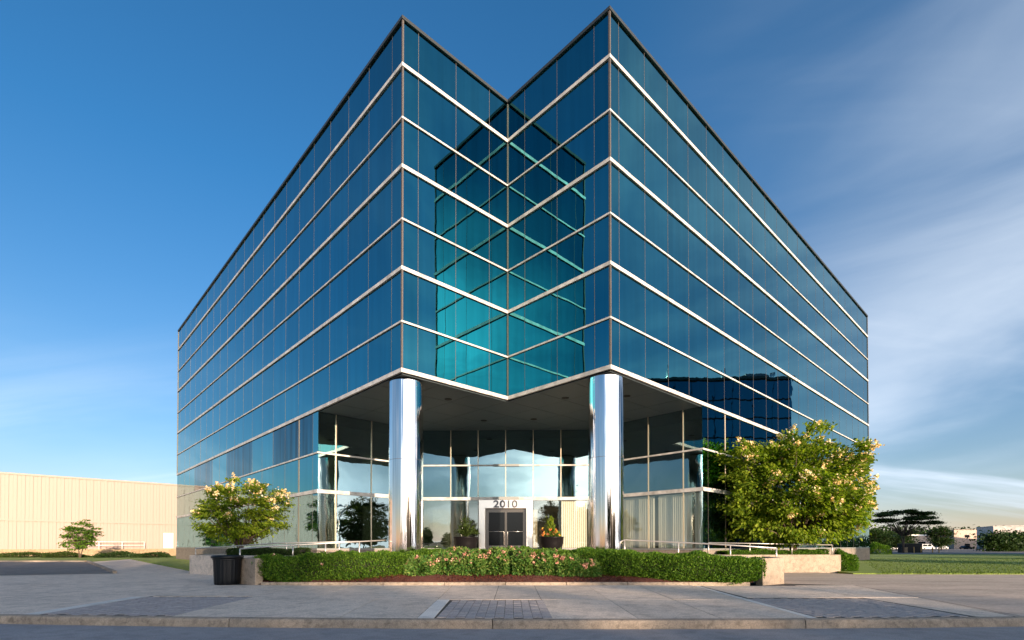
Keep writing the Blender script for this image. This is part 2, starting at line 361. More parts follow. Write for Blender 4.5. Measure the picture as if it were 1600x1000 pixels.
struct('driveway', MB().sheet([(9.05, fy(9.05)), (24, fy(24)), (60, fy(24)), (120, 12), (140, 21), (15.2, 23.4), (14.5, 25.1), (9.6, 24.5), (9.0, 17.5), (10.9, 16.6)], SW-.008), M['drive'])
struct('right_lawn', MB().prism([(15.3, 23.2), (25, 22.9), (60, 22.2), (150, 21), (150, 76), (31.8, 79), (31.8, 47), (17.5, 31.5)], 0, .19), M['grass'])
struct('parking_lot', MB().sheet([(30, 79.3), (190, 76.3), (260, 230), (60, 230)], .1), M['asphalt_old'])
struct('planting_strip', MB().prism([(-90, 41.2), (-33.5, 41.1), (-36.6, 49.8), (-48, 66), (-66, 61), (-95, 61)], 0, .19), M['grass'])

# kerb stones
kroot = empty('kerb', (0, 9, 0)); tag(kroot, kind='structure')
joints = [-30, -24.3, -19.2, -14.4, -9.7, -4.92, -.33, 5.02, 10.1, 15.2, 20.3, 25.4, 30]
for a, b in zip(joints[:-1], joints[1:]):
    n = 8; pts = [a+.008+(b-a-.016)*i/n for i in range(n+1)]; mb = MB()
    prof = [(0, -.05), (.012, .10), (.028, .138), (.055, .15), (KB, .152), (KB, -.05)]
    vs = [(x, kf(x)+dy-9, z) for x in pts for (dy, z) in prof]; m_ = len(prof); fs = []
    for i in range(n):
        for j in range(m_-1): fs.append((i*m_+j, (i+1)*m_+j, (i+1)*m_+j+1, i*m_+j+1))
    fs += [tuple(range(m_)), tuple(n*m_+j for j in range(m_-1, -1, -1))]
    mb.add(vs, fs); o = mb.build('kerb_stone', M['kerb'], kroot)

# sidewalk: slabs and pavers
sroot = empty('sidewalk', (0, 9.2, 0)); tag(sroot, kind='structure')
struct('joint_bed', MB().sheet([(x, fy(x)-.01) for x in (-9.06, -7, -5, -3, -1, 1, 3, 5, 7, 9.05)]+[(10.9, 16.6), (9.06, 17.3), (7.7, 16.3), (-8.2, 16.62), (-9.06, 17.3)], SW-.007), M['sand'])
def quad_slab(x00, x10, x01, x11, y0, y1, m, name='slab', g=.007, dz=0):
    f = lambda X: fy(X) if y0 is None else y0
    p = [(x00+g, f(x00)+g-9.2), (x10-g, f(x10)+g-9.2), (x11-g, y1-g-9.2), (x01+g, y1-g-9.2)]
    z = SW+dz+random.uniform(-.002, .004)
    o = MB().prism(p, .05, z).build(name, m, sroot); return o
YM = 12.15
def sk(x): return (x, x+(x-0)*.035+.0)     # joints fan very slightly
def xm(x): return x*1.045-.02
def xb(x): return x*1.115-.05
J = [-8.72, -6.1, -4.55, -3.05, -1.66, .68, 2.2, 3.65, 5.2]
for i in range(1, len(J)-1):
    a, b = J[i], J[i+1]
    if i != 4: quad_slab(a, b, xm(a), xm(b), None, YM, M['concrete'])
    if i == 4:
        quad_slab(xm(a), -.42, xb(a), -.42, YM, 16.6, M['concrete']); quad_slab(-.42, xm(b), -.42, xb(b), YM, 16.6, M['concrete'])
    else: quad_slab(xm(a), xm(b), xb(a), xb(b), YM, 16.6, M['concrete'])
# light strips beside the paver panels
quad_slab(J[0]-.32, J[0], xm(J[0])-.32, xm(J[0]), None, 12.9, M['concrete_light'], 'edging_strip')
quad_slab(J[8], J[8]+.16, xb(J[8]), xb(J[8])+.16, None, 16.3, M['concrete_light'], 'edging_strip')
quad_slab(J[4], J[4]+.30, xm(J[4]), xm(J[4])+.30, None, YM, M['concrete_light'], 'edging_strip')
quad_slab(-9.0, -7.6, -9.0, -7.6, 12.95, 16.7, M['concrete']); quad_slab(-7.6, xm(J[1]), -7.6, xb(J[1]), 12.95, 16.62, M['concrete'])
quad_slab(xb(J[8])-.02, 8.55, xb(J[8])+.2, 9.0, 12.6, 16.3, M['concrete']); quad_slab(8.55, 9.9, 9.0, 10.85, 12.6, 16.5, M['concrete'])
quad_slab(8.3, 9.0, 8.55, 9.9, None, 12.6, M['concrete'])
# pavers of the centre panel: one object each
cw, ch = .2, .1
unit = MB().box(-.5, .5, -.5, .5, -.04, 0).mesh('paver')
x = J[4]+.33; k = 0
ys = [9.02+.205*j for j in range(16)]
col = 0
while x < J[5]-.1:
    for j, y in enumerate(ys):
        yy = y+(.1 if col % 2 else 0)
        if yy-.1 < fy(x) or yy+.1 > YM-.01: continue
        fan = 1+.012*(yy-9.2)
        linked('paver', unit, M['paver'], sroot, (x*fan+.085, yy-9.2, SW+random.uniform(-.001, .004)), (random.uniform(-.01, .01), random.uniform(-.01, .01), random.uniform(-.012, .012)), (.163, .199, 1))
    x += .17; col += 1
def paver_field(x0, x1, y1, name):
    mb = MB(); x = x0; c = 0
    while x < x1-.08:
        y = 8.95+(.1 if c % 2 else 0)
        while y < y1-.1:
            if y-.1 > fy(x):
                f = 1+.012*(y-9.2); z = SW+random.uniform(-.001, .004)
                mb.box(x*f+.004, x*f+.155, y-.095-9.2, y+.095-9.2, .08, z)
            y += .205
        x += .162; c += 1
    o = mb.build(name, M['paver'], sroot); o['kind'] = 'stuff'
paver_field(J[0]+.03, J[1]-.02, 12.9, 'paver_field'); paver_field(J[8]+.2, 8.2, 12.5, 'paver_field')

for i, (a, b) in enumerate((((-13.6, 13.2), (-11.9, 13.15)), ((-9.2, 17.3), (-13.0, 9.75)), ((-22, 16.5), (-9.2, 16.9)), ((10.95, 16.5), (9.12, 9.3)), ((-30, 20.8), (-15, 17.0)))):
    d = (Vector(b)-Vector(a)).normalized(); q = Vector((-d.y, d.x))*.012
    struct('joint', MB().sheet([(a[0]-q.x, a[1]-q.y), (b[0]-q.x, b[1]-q.y), (b[0]+q.x, b[1]+q.y), (a[0]+q.x, a[1]+q.y)], SW+.004), M['sand'])
# ------------------------------------------------------------------ office building
psi = .7564; NX, NY = -.2025, 23.742
B = empty('office_building', (NX, NY, E), psi)
tag(B, 'blue-green mirror glass office block with stepped V corner over the entrance numbered 2010', 'building')
def wl(x, y):   # building-local -> world
    return (NX+x*math.cos(psi)-y*math.sin(psi), NY+x*math.sin(psi)+y*math.cos(psi))
LX, RY, LFY, RFX = -5.588, -5.7485, 40.376, 38.676
ROOF = 20.67; LV = [6.80, 8.70, 10.78, 12.70, 14.77, 16.68, 18.76]
outline = [(LX, LFY), (LX, 0), (0, 0), (0, RY), (RFX, RY)]
P1, P2, P3, P4 = (LX, 7.81), (.6, 7.81), (7.36, 1.10), (7.36, RY)
lower = [(LX, LFY), P1, P2, P3, P4, (RFX, RY)]
def offset(path, d):
    """offset an open path towards its outside (left facade outside is -x)"""
    out = []
    for i, p in enumerate(path):
        ns = []
        for a, b in ((i-1, i), (i, i+1)):
            if a < 0 or b >= len(path): continue
            t = (Vector(path[b])-Vector(path[a])).normalized(); ns.append(Vector((t.y, -t.x)))
        if len(ns) == 1: q = Vector(p)+ns[0]*d
        else:
            m = (ns[0]+ns[1]).normalized(); q = Vector(p)+m*(d/max(.3, m.dot(ns[0])))
        out.append((q.x, q.y))
    return out
def strip(path, z0, z1, d0, d1):
    a = offset(path, d0); b = offset(path, d1); n = len(path); mb = MB()
    vs = [(p[0], p[1], z) for z in (z0, z1) for r in (a, b) for p in r]
    I = lambda z, r, i: (z*2+r)*n+i
    fs = []
    for i in range(n-1):
        fs += [(I(0,1,i), I(0,1,i+1), I(1,1,i+1), I(1,1,i)), (I(1,0,i), I(1,1,i), I(1,1,i+1), I(1,0,i+1)), (I(0,0,i), I(0,0,i+1), I(0,1,i+1), I(0,1,i)), (I(0,0,i), I(1,0,i), I(1,0,i+1), I(0,0,i+1))]
    fs += [(I(0,0,0), I(0,1,0), I(1,1,0), I(1,0,0)), (I(0,0,n-1), I(1,0,n-1), I(1,1,n-1), I(0,1,n-1))]
    return mb.add(vs, fs)
# sign check of offset: outside of left facade is -x
assert offset(outline, 1)[0][0] < LX or True
SG = -1 if offset(outline, 1)[0][0] > LX else 1
def st(path, z0, z1, d0, d1, name, m, **k): return strip(path, z0, z1, SG*d0, SG*d1).build(name, m, B, **k)
thick = {6.80: .08, 10.78: .072, 14.77: .072, 18.76: .072}
for z in LV:
    h = thick.get(z, .036); st(outline, z-h, z+h, -.03, .06 if h > .05 else .05, 'band', M['band'])
st(outline, ROOF-.13, ROOF, -.25, .07, 'roof_cap', M['cap'])
st(lower, 4.60, 4.68, -.03, .05, 'band', M['band'])
st(lower, 2.63, 2.81, -.03, .06, 'band', M['band'])
st(lower, -.20, -.12, -.05, .05, 'sill', M['band_dull'])
st(lower, -1.42, -.20, -.3, .03, 'plinth', M['plinth'])
# solid core behind the panes of the upper storeys and the roof
core = offset(outline, -SG*.09)
MB().prism(core+[(RFX-.09, LFY-.09), (LX+.09, LFY-.09)][::1], 6.72, ROOF-.2).build('core_wall', M['dark'], B)
rf = MB().prism(offset(outline, -SG*.02)+[(RFX, LFY), (LX, LFY)], ROOF-.19, ROOF-.15).build('roof', M['cap'], B)
bk = MB(); bk.box(RFX-.02, RFX+.0, RY+.02, LFY, -1.4, ROOF-.2); bk.box(LX+.02, RFX, LFY-.02, LFY, -1.4, ROOF-.2); bk.build('rear_wall', M['glass'], B)
# panes
pane_unit = MB().box(-.5, .5, -.5, .5, -.5, .5).mesh('pane')
PANES = []
def run(a, b, cuts, rows, mats, mull=True, mm=None, zr=None, mname='mullion'):
    a = Vector(a); b = Vector(b); L = (b-a).length; t = (b-a)/L; ang = math.atan2(t.y, t.x); nrm = Vector((t.y, -t.x))*SG
    cs = [0]+[c for c in cuts if .05 < c < L-.05]+[L]
    for i in range(len(cs)-1):
        w = cs[i+1]-cs[i]; mid = a+t*(cs[i]+w/2)
        for j, (z0, z1) in enumerate(rows):
            mt = mats(i, j, len(cs)-1) if callable(mats) else mats
            if mt is None: continue
            q = mid-nrm*.015
            wx, wy = wl(q.x, q.y); dep = wy; area = w*(z1-z0)*abs((Vector((wx, wy)).normalized()).dot(Vector((nrm.x*math.cos(psi)-nrm.y*math.sin(psi), nrm.x*math.sin(psi)+nrm.y*math.cos(psi)))))/dep**2
            PANES.append((area, (q.x, q.y, (z0+z1)/2), ang, (w-.008, .016, z1-z0-.006), mt))
    z0, z1 = zr if zr else (rows[0][0], rows[-1][1])
    if mull:
        for c in cs[1:-1]:
            p = a+t*c-nrm*(.015 if mm is None else 0); mb = MB(); Mx = Matrix.Translation((p.x, p.y, 0)) @ Matrix.Rotation(ang, 4, 'Z')
            hw = .010 if mm is None else .022
            mb.box(-hw, hw, -.012 if mm is None else -.03, .012 if mm is None else .03, z0, z1, mat=Mx); mb.build(mname, mm or M['mull'], B)
urows = []
edges = LV+[ROOF-.13]
for i in range(7):
    lo = LV[i]+thick.get(LV[i], .036); hi = (LV[i+1]-thick.get(LV[i+1], .036)) if i < 6 else ROOF-.13
    urows.append((lo, hi))
lcuts = [LFY-(.80+1.917*k) for k in range(21)][::-1]       # left facade runs from the far end to the corner
run((LX, LFY), (LX, 0), lcuts, urows, M['glass'])
run((LX, 0), (0, 0), [.73, 2.6, 4.47], urows, M['glass'])
run((0, 0), (0, RY), [5.7485-c for c in (4.63, 2.70, .75)], urows, M['glass'])
rcuts = [.60+1.83*k for k in range(21)]
run((0, RY), (RFX, RY), rcuts, urows, M['glass'])
for (x, y) in ((LX-.0, 0), (0, 0), (0, RY), (LX, LFY), (RFX, RY)):
    MB().box(x-.035, x+.035, y-.035, y+.035, 6.8, ROOF-.1).build('corner_post', M['mull'], B)
lrows = [(-.12, 2.63), (2.81, 4.60), (4.68, 6.715)]
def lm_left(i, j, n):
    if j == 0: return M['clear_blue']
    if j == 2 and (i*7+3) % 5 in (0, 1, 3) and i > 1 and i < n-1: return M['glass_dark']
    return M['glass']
run((LX, LFY), P1, [c for c in lcuts], lrows, lm_left)
run(P4, (RFX, RY), [c-7.36 for c in rcuts], lrows, lambda i, j, n: M['clear_blue'] if j == 0 else M['glass'])
lob = lambda i, j, n: M['clear_low'] if j == 0 else M['clear']
M['clear_pale'] = clear_glass('pale_storefront_glass', (.85, .95, .90), (.42, .5, .47), .30)
run(P1, P2, [.93, 2.9, 4.75], lrows, lambda i, j, n: M['clear_pale'] if j == 0 else M['clear'], mm=M['mull_light'])
run(P3, P4, [2.0, 3.9, 5.85], lrows, lob, mm=M['mull_light'])
BL = math.dist(P2, P3); cuts = [BL/6*k for k in range(1, 6)]
run(P2, P3, cuts, lrows, lambda i, j, n: None if (j == 0 and i in (2, 3)) else (M['clear_pale'] if (i, j) == (0, 0) else lob(i, j, n)), mm=M['mull_light'], zr=(2.81, 6.7))
PANES.sort(key=lambda p: -p[0])
for a_, loc, ang, sc, mt in PANES[:296]:
    linked('pane', pane_unit, mt, B, loc, (random.gauss(0, .0017), 0, ang+random.gauss(0, .0017)), sc)
rest = {}
for a_, loc, ang, sc, mt in PANES[296:]:
    Mx = Matrix.Translation(loc) @ Matrix.Rotation(ang+random.gauss(0, .0017), 4, 'Z') @ Matrix.Diagonal((*sc, 1))
    rest.setdefault(mt.name, (MB(), mt))[0].box(-.5, .5, -.5, .5, -.5, .5, mat=Mx)
for mb, mt in rest.values(): tag(mb.build('distant_panes', mt, B), kind='stuff')
# soffit with panels
poly_ok = lambda x, y: True
MB().prism([(LX+.05, .06), (.05, .06), (.05, RY+.05), (7.36, RY+.05), (7.36, 1.10), (.6, 7.81), (LX+.05, 7.81)], 6.69, 6.715).build('soffit_backing', M['soffit_gap'], B)
def clip(poly, a, b, c):      # keep a*x+b*y<=c
    out = []
    for i, p in enumerate(poly):
        q = poly[(i+1) % len(poly)]; fp = a*p[0]+b*p[1]-c; fq = a*q[0]+b*q[1]-c
        if fp <= 0: out.append(p)
        if fp*fq < 0: t = fp/(fp-fq); out.append((p[0]+(q[0]-p[0])*t, p[1]+(q[1]-p[1])*t))
    return out
gx = [LX+.06, -3.7, -1.85, .0, 1.84, 3.68, 5.52, 7.34]; gy = [RY+.06, -3.83, -1.92, .0, 1.95, 3.9, 5.85, 7.79]
dn = (P2[1]-P3[1], P3[0]-P2[0])
for i in range(7):
    for j in range(7):
        if gx[i+1] <= .01 and gy[j+1] <= .01: continue
        x0, x1, y0, y1 = gx[i]+.012, gx[i+1]-.012, gy[j]+.012, gy[j+1]-.012
        x0 = x0 if (j >= 3 or i != 3) else .07; y0 = y0 if (i >= 3 or j != 3) else .07
        pl = clip([(x0, y0), (x1, y0), (x1, y1), (x0, y1)], dn[0], dn[1], dn[0]*P2[0]+dn[1]*P2[1]-.05)
        if len(pl) >= 3: MB().prism(pl, 6.672, 6.688).build('soffit_panel', M['soffit'], B)
def to_local(wx, wy):
    dx, dy = wx-NX, wy-NY; return (dx*math.cos(psi)+dy*math.sin(psi), -dx*math.sin(psi)+dy*math.cos(psi))
for wx, wy in ((-2.9, 23.4), (-1.5, 27.4), (1.14, 27.1), (2.4, 23.2), (5.1, 22.9)):
    x, y = to_local(wx, wy); MB().lathe([(.16, 6.655), (.17, 6.66), (.17, 6.671)], 20, x, y).build('downlight', M['dark'], B)
# columns
for wx, wy in ((-4.31, 21.0), (3.73, 20.47)):
    x, y = to_local(wx, wy)
    col = MB().lathe([(.69, -1.3), (.69, 3.44)], 64, x, y).build('column', M['chrome'], B)
    MB().lathe([(.692, 3.452), (.692, 6.60)], 64, x, y).build('column_upper', M['chrome'], col)
    MB().lathe([(.684, 3.43), (.684, 3.46)], 64, x, y, cap=False).build('seam', M['mull'], col)
    MB().lathe([(.60, 6.55), (.60, 6.671)], 40, x, y).build('collar', M['dark'], col)
# interior
inner = offset([P1, P2, P3, P4], -SG*1.6)
iw = strip([P1, P2, P3, P4], -.15, 6.7, -SG*2.4, -SG*2.5).build('interior_wall', M['interior'], B)
MB().prism([(LX+.1, LFY-.3), (LX+.1, 7.9), (.65, 7.9), (7.45, 1.15), (7.45, RY+.1), (RFX-.3, RY+.1), (RFX-.3, LFY-.3)], -.3, -.16).build('interior_floor', M['interior'], B)
MB().prism([(LX+.1, LFY-.3), (LX+.1, 7.9), (.65, 7.9), (7.45, 1.15), (7.45, RY+.1), (RFX-.3, RY+.1), (RFX-.3, LFY-.3)], 2.66, 2.75).build('interior_slab', M['interior'], B)
ds = MB(); ds.box(LX+1.2, LX+1.3, 10.3, LFY-.5, -.15, 2.6); ds.box(9.5, RFX-.5, RY+1.2, RY+1.3, -.15, 2.6); ds.build('interior_partition', M['interior'], B)
# vertical blinds
def blinds(a, b, z0, z1, depth=.22, step=.115, prob=1., name='vertical_blind', sw=.1):
    a = Vector(a); b = Vector(b); L = (b-a).length; t = (b-a)/L; nrm = Vector((t.y, -t.x))*SG; ang = math.atan2(t.y, t.x)
    mb = MB(); c = .03
    while c < L:
        if random.random() < prob:
            p = a+t*c-nrm*depth; r = ang+R(random.gauss(22, 5))
            mb.box(-sw/2, sw/2, -.002, .002, z0, z1, mat=Matrix.Translation((p.x, p.y, 0)) @ Matrix.Rotation(r, 4, 'Z'))
        c += step
    if mb.v: mb.build(name, M['blind'], B)
def sub(A, Bp, f0, f1): A = Vector(A); Bp = Vector(Bp); return (A+(Bp-A)*f0, A+(Bp-A)*f1)
M['clear_mirror'] = M['clear_low']
blinds(*sub(P3, P4, .02, .60), -.1, 2.58); blinds(*sub(P3, P4, .64, .90), -.1, 2.58); blinds(*sub(P3, P4, .93, .995), -.1, 2.58)
blinds(*sub(P2, P3, .84, .995), -.1, 2.58)
for k in range(17):
    y0 = 7.81+k*1.917
    blinds((LX, y0+1.9), (LX, y0+.04), -.1, 2.58)
    blinds((7.4+k*1.83, RY), (7.4+k*1.83+1.8, RY), -.1, 2.58)
# entrance portal, in a frame on the back wall
t_ = (Vector(P3)-Vector(P2)).normalized(); pc = Vector(P2)+t_*(BL*.5+.02); pang = math.atan2(t_.y, t_.x)
PM = Matrix.Translation((pc.x, pc.y, 0)) @ Matrix.Rotation(pang, 4, 'Z')
if SG*(t_.y) > 0: pass
portal = bpy.data.objects.new('portal', None)
pf = MB()    # local x along wall (left to right), -y towards the camera
def pbox(mb, *a): mb.box(*a); return mb
pf.box(-1.53, -1.16, -.55, .0, -.2, 2.66); pf.box(1.16, 1.53, -.55, 0, -.2, 2.66); pf.box(-1.53, 1.53, -.55, 0, 2.10, 2.66)
# join as separate shapes would overlap: use a U shaped prism instead
pf = MB(); U = [(-1.53, -.2), (-1.16, -.2), (-1.16, 2.12), (1.16, 2.12), (1.16, -.2), (1.53, -.2), (1.53, 2.62), (-1.53, 2.62)]
vs = [(x, -.55, z) for x, z in U]+[(x, -.02, z) for x, z in U]; n = 8
pf.add(vs, [(0, 1, 2, 7), (2, 3, 6, 7), (3, 4, 5, 6)]+[(8+0, 8+7, 8+2, 8+1), (8+2, 8+7, 8+6, 8+3), (8+3, 8+6, 8+5, 8+4)]+[((i+1) % n, i, 8+i, 8+(i+1) % n) for i in range(n)])
M['portal'] = mat('satin_steel', (.80, .76, .70), .3, .85)
po = pf.build('portal', M['portal'], B, bevel=.02); po.location = (pc.x, pc.y, 0); po.rotation_euler = (0, 0, pang)
fr = MB(); fr.box(-1.155, -1.03, -.3, -.1, -.2, 2.10); fr.box(1.03, 1.155, -.3, -.1, -.2, 2.10); fr.box(-1.03, 1.03, -.3, -.1, 2.0, 2.10)
M['dframe'] = mat('door_frame_metal', (.13, .12, .11), .3, .8)
fr.build('door_frame', M['dframe'], po)
for s in (-1, 1):
    d = MB(); x0, x1 = (-1.025, -.01) if s < 0 else (.01, 1.025)
    d.box(x0, x0+.05, -.24, -.19, -.18, 1.99); d.box(x1-.05, x1, -.24, -.19, -.18, 1.99); d.box(x0+.05, x1-.05, -.24, -.19, 1.92, 1.99); d.box(x0+.05, x1-.05, -.24, -.19, -.18, .02)
    do = d.build('door', M['dframe'], B); do.location = po.location; do.rotation_euler = po.rotation_euler
    MB().box(x0+.05, x1-.05, -.22, -.21, .02, 1.92).build('door_glass', M['win'], do)
    hx = -.1*-s if s > 0 else -.1; hx = .1*s
    MB().tube([(hx, -.24, .05), (hx, -.31, .07), (hx, -.31, .80), (hx+s*.0, -.31, .82)], .016).build('handle', M['steel'], do)
    MB().tube([(hx, -.31, .82), (x0+.06 if s < 0 else x1-.06, -.31, .82)], .014).build('push_bar', M['steel'], do)
# numerals
def digit(ch, cx):
    cu = bpy.data.curves.new('numeral', 'FONT'); cu.body = ch; cu.size = .56; cu.extrude = .018; cu.offset = .012; cu.align_x = 'CENTER'
    tmp = bpy.data.objects.new('tmp', cu); C.objects.link(tmp); dg = bpy.context.evaluated_depsgraph_get()
    me = bpy.data.meshes.new_from_object(tmp.evaluated_get(dg)); bpy.data.objects.remove(tmp)
    o = bpy.data.objects.new('numeral', me); C.objects.link(o); me.materials.clear(); me.materials.append(M['digit']); o.parent = po
    o.location = (cx, -.585, 2.18); o.rotation_euler = (R(90), 0, 0); o.scale = (1.22, 1, 1)
for ch, cx in zip('2010', (-.53, -.17, .17, .51)): digit(ch, cx)
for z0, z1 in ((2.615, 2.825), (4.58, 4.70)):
    o = MB().box(-.75, .75, -.10, -.055, z0, z1).build('painted_reflection', M['band_dull'], B); o.location = (pc.x-.0, pc.y, 0); o.rotation_euler = (0, 0, pang)  # dark grey plates stand in for a dark reflection on the bands
# terrace and ramps
struct('terrace', MB().prism([(-9.3, 19.75), (9.3, 19.6), (9.7, 24.4), (11.5, 24.85), (15.9, 25.42), (15.9, 30), wl(7.36, RY-.1), wl(7.4, 1), wl(.6, 7.9), wl(LX-.1, 7.9), (-15.5, 29.5), (-14.9, 23.9)], 0, E-.42), M['concrete'])

# ------------------------------------------------------------------ planters, walls
def wall_thing(poly, z1, label, cat='wall', m='wallconc', name='planter_wall'):
    c = Vector((sum(p[0] for p in poly)/len(poly), sum(p[1] for p in poly)/len(poly)))
    mb = MB().prism([(p[0]-c.x, p[1]-c.y) for p in poly], 0, z1); o = mb.build(name, M[m], bevel=.02); o.location = (c.x, c.y, 0)
    tag(o, label, cat); return o
wall_thing([(8.05, 16.60), (9.18, 17.45), (9.75, 19.6), (9.5, 19.68), (8.95, 17.65), (7.93, 16.85)], E-.40, 'pale concrete planter wall at the right end of the long front hedge')
wall_thing([(-8.25, 16.62), (-9.12, 17.30), (-9.75, 19.7), (-9.5, 19.78), (-8.9, 17.5), (-8.1, 16.85)], E-.40, 'concrete planter wall at the left end of the hedge, beside the black bin')
wall_thing([(9.75, 24.0), (11.5, 24.45), (15.97, 25.1), (15.97, 25.4), (11.5, 24.8), (9.75, 24.35)], E-.42, 'sunlit concrete retaining wall below the big flowering tree')
wall_thing([(-14.95, 24.0), (-8.6, 21.7), (-8.5, 22.0), (-14.6, 24.22), (-15.9, 27.6), (-16.2, 27.5)], E-.42, 'grey concrete retaining wall behind the black bin')
bed = empty('planting_bed', (0, 17, 0)); tag(bed, kind='structure')
for i in range(8):
    a = -8.05+i*1.96; MB().box(a+.01, a+1.95, -.42, -.28, .05, .245).build('edging_stone', M['kerb'], bed)
mm_ = MB(); NXg, NYg = 90, 18; vs = []; fs = []
for j in range(NYg):
    for i in range(NXg):
        xx = -8.2+16*i/(NXg-1); yy = 16.72+3.0*j/(NYg-1)
        zz = .20+.42*min(1, (yy-16.7)/2.2)**.8+random.uniform(-.015, .015)+.03*math.sin(xx*1.7)
        w = 1+.045*(yy-16.7)
        vs.append((xx*w, yy-17, zz))
for j in range(NYg-1):
    for i in range(NXg-1): fs.append((j*NXg+i, j*NXg+i+1, (j+1)*NXg+i+1, (j+1)*NXg+i))
mm_.add(vs, fs, True).build('mulch', M['mulch'], bed)
n = 9000; P = np.stack([RNG.uniform(-8, 7.7, n), RNG.uniform(16.72, 18.4, n), np.zeros(n)], 1); P[:, 2] = .22+.42*np.clip((P[:, 1]-16.7)/2.2, 0, 1)**.8; P[:, 1] -= 17
V, F = leaves(P, RNG.uniform(.03, .09, n), .35, 1.2); o = npmesh('wood_chips', V, F, leaf_mat('wood_chip', [(.11, .03, .018), (.06, .016, .01), (.16, .055, .03), (.04, .012, .01)], 0, .9), bed); o['kind'] = 'stuff'

# ------------------------------------------------------------------ vegetation
def hedge(path, name, label, dens, lm='leaf_hedge', lsize=(.045, .085), pink=0, flop=.06):
    """path: list of (x, y, halfwidth, zbot, ztop)"""
    x0, y0 = path[0][0], path[0][1]
    root = empty(name, (x0, y0, .15)); tag(root, label, 'hedge')
    pts = np.array(path, float); seg = np.linalg.norm(np.diff(pts[:, :2], axis=0), axis=1); cum = np.concatenate([[0], np.cumsum(seg)]); L = cum[-1]
    per = 2*(pts[:, 2].mean()*2)+2*(pts[:, 4]-pts[:, 3]).mean()
    n = int(dens*L*per)
    s = RNG.uniform(-.04, 1.04, n)*L
    q = np.stack([np.interp(s, cum, pts[:, k]) for k in range(5)], 1)
    d = np.stack([np.interp(s, cum, np.gradient(pts[:, k], cum)) for k in (0, 1)], 1); d /= np.linalg.norm(d, axis=1)[:, None]
    a = RNG.uniform(0, 2*np.pi, n)
    ex = .55                                                       # rounded box section
    t4 = RNG.uniform(0, 4, n); e4 = (t4 % 1)*2-1; k4 = t4.astype(int)
    qx = np.choose(k4, [e4, np.ones(n), -e4, -np.ones(n)]); qz = np.choose(k4, [-np.ones(n), e4, np.ones(n), -e4])
    nr = (np.abs(qx)**3.6+np.abs(qz)**3.6)**(-1/3.6); cx = qx*nr; cz = qz*nr
    end = np.clip(np.minimum(s+.04*L, 1.04*L-s)/.35, 0, 1)**.5
    lump = 1+.07*np.sin(s*3.1+cz*2)+.06*np.sin(s*7.3+a*3)+.07*np.sin(s*17+a*6)+.05*np.sin(s*31-a*9)
    rr = lump*RNG.uniform(.80, 1.06, n)*(.6+.4*end)
    hh = (q[:, 4]-q[:, 3])/2
    P = np.stack([q[:, 0]-d[:, 1]*cx*q[:, 2]*rr, q[:, 1]+d[:, 0]*cx*q[:, 2]*rr, (q[:, 3]+q[:, 4])/2+cz*hh*(.35+.65*rr)], 1)
    P[:, 2] += np.clip(cz, 0, 1)*(.035*np.sin(q[:, 0]*2.1+1)+.03*np.sin(q[:, 0]*5.3)+.02*np.sin(q[:, 0]*11+q[:, 1]*7))
    P -= np.array([x0, y0, .15])
    out = np.stack([-d[:, 1]*cx, d[:, 0]*cx, cz+.4], 1)
    V, F = leaves(P, RNG.uniform(*lsize, n), .5, .3, dirs=out+RNG.normal(size=(n, 3))*.7)
    npmesh('foliage', V, F, M[lm], root)
    # woody inside
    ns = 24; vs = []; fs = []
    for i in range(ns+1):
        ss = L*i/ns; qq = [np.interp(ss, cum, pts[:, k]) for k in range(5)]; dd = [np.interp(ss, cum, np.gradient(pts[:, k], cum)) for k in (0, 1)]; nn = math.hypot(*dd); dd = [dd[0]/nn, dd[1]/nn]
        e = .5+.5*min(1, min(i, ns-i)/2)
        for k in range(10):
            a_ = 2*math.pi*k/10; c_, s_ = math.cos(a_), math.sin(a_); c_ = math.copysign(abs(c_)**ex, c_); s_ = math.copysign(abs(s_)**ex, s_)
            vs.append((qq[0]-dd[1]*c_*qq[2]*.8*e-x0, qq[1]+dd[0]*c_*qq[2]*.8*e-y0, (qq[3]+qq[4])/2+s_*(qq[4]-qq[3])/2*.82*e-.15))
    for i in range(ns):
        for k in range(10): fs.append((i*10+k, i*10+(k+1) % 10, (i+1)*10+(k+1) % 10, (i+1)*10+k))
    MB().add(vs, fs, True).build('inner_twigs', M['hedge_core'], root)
    if pink:
        idx = RNG.choice(np.where((out[:, 1] < .2))[0], pink); c = P[idx]; pp = np.repeat(c, 9, 0)+RNG.normal(size=(pink*9, 3))*.035
        V, F = leaves(pp, .06, .8, .3); npmesh('blossoms', V, F, M['flower_pink'], root)
    return root
hedge([(-8.4, 17.3, .50, .34, E-.36), (-7.2, 17.3, .70, .18, E-.31), (-5.6, 17.6, .72, .22, E-.25), (-4.2, 18.2, .7, .30, E-.22), (-2.6, 18.9, .6, .4, E-.17), (-1.0, 19.2, .5, .5, E-.15)],
      'clipped_hedge', 'clipped green hedge filling the left half of the long front bed', 2600, pink=8)
hedge([(8.15, 17.1, .50, .30, E-.38), (7.2, 17.15, .70, .18, E-.36), (5.6, 17.45, .74, .22, E-.27), (4.0, 18.0, .7, .34, E-.20), (2.4, 18.6, .65, .42, E-.14), (.4, 19.2, .5, .5, E-.13)],
      'clipped_hedge', 'dark green clipped hedge filling the right half of the long front bed', 2600)
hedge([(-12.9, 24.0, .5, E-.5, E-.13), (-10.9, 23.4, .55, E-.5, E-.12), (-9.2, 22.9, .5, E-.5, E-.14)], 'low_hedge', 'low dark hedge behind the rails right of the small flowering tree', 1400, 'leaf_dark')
hedge([(10.2, 25.1, .5, E-.5, E-.20), (12.5, 25.6, .5, E-.5, E-.22), (15.6, 26.0, .5, E-.5, E-.22)], 'low_hedge', 'low sunlit hedge under the big flowering tree behind the rail', 1400)
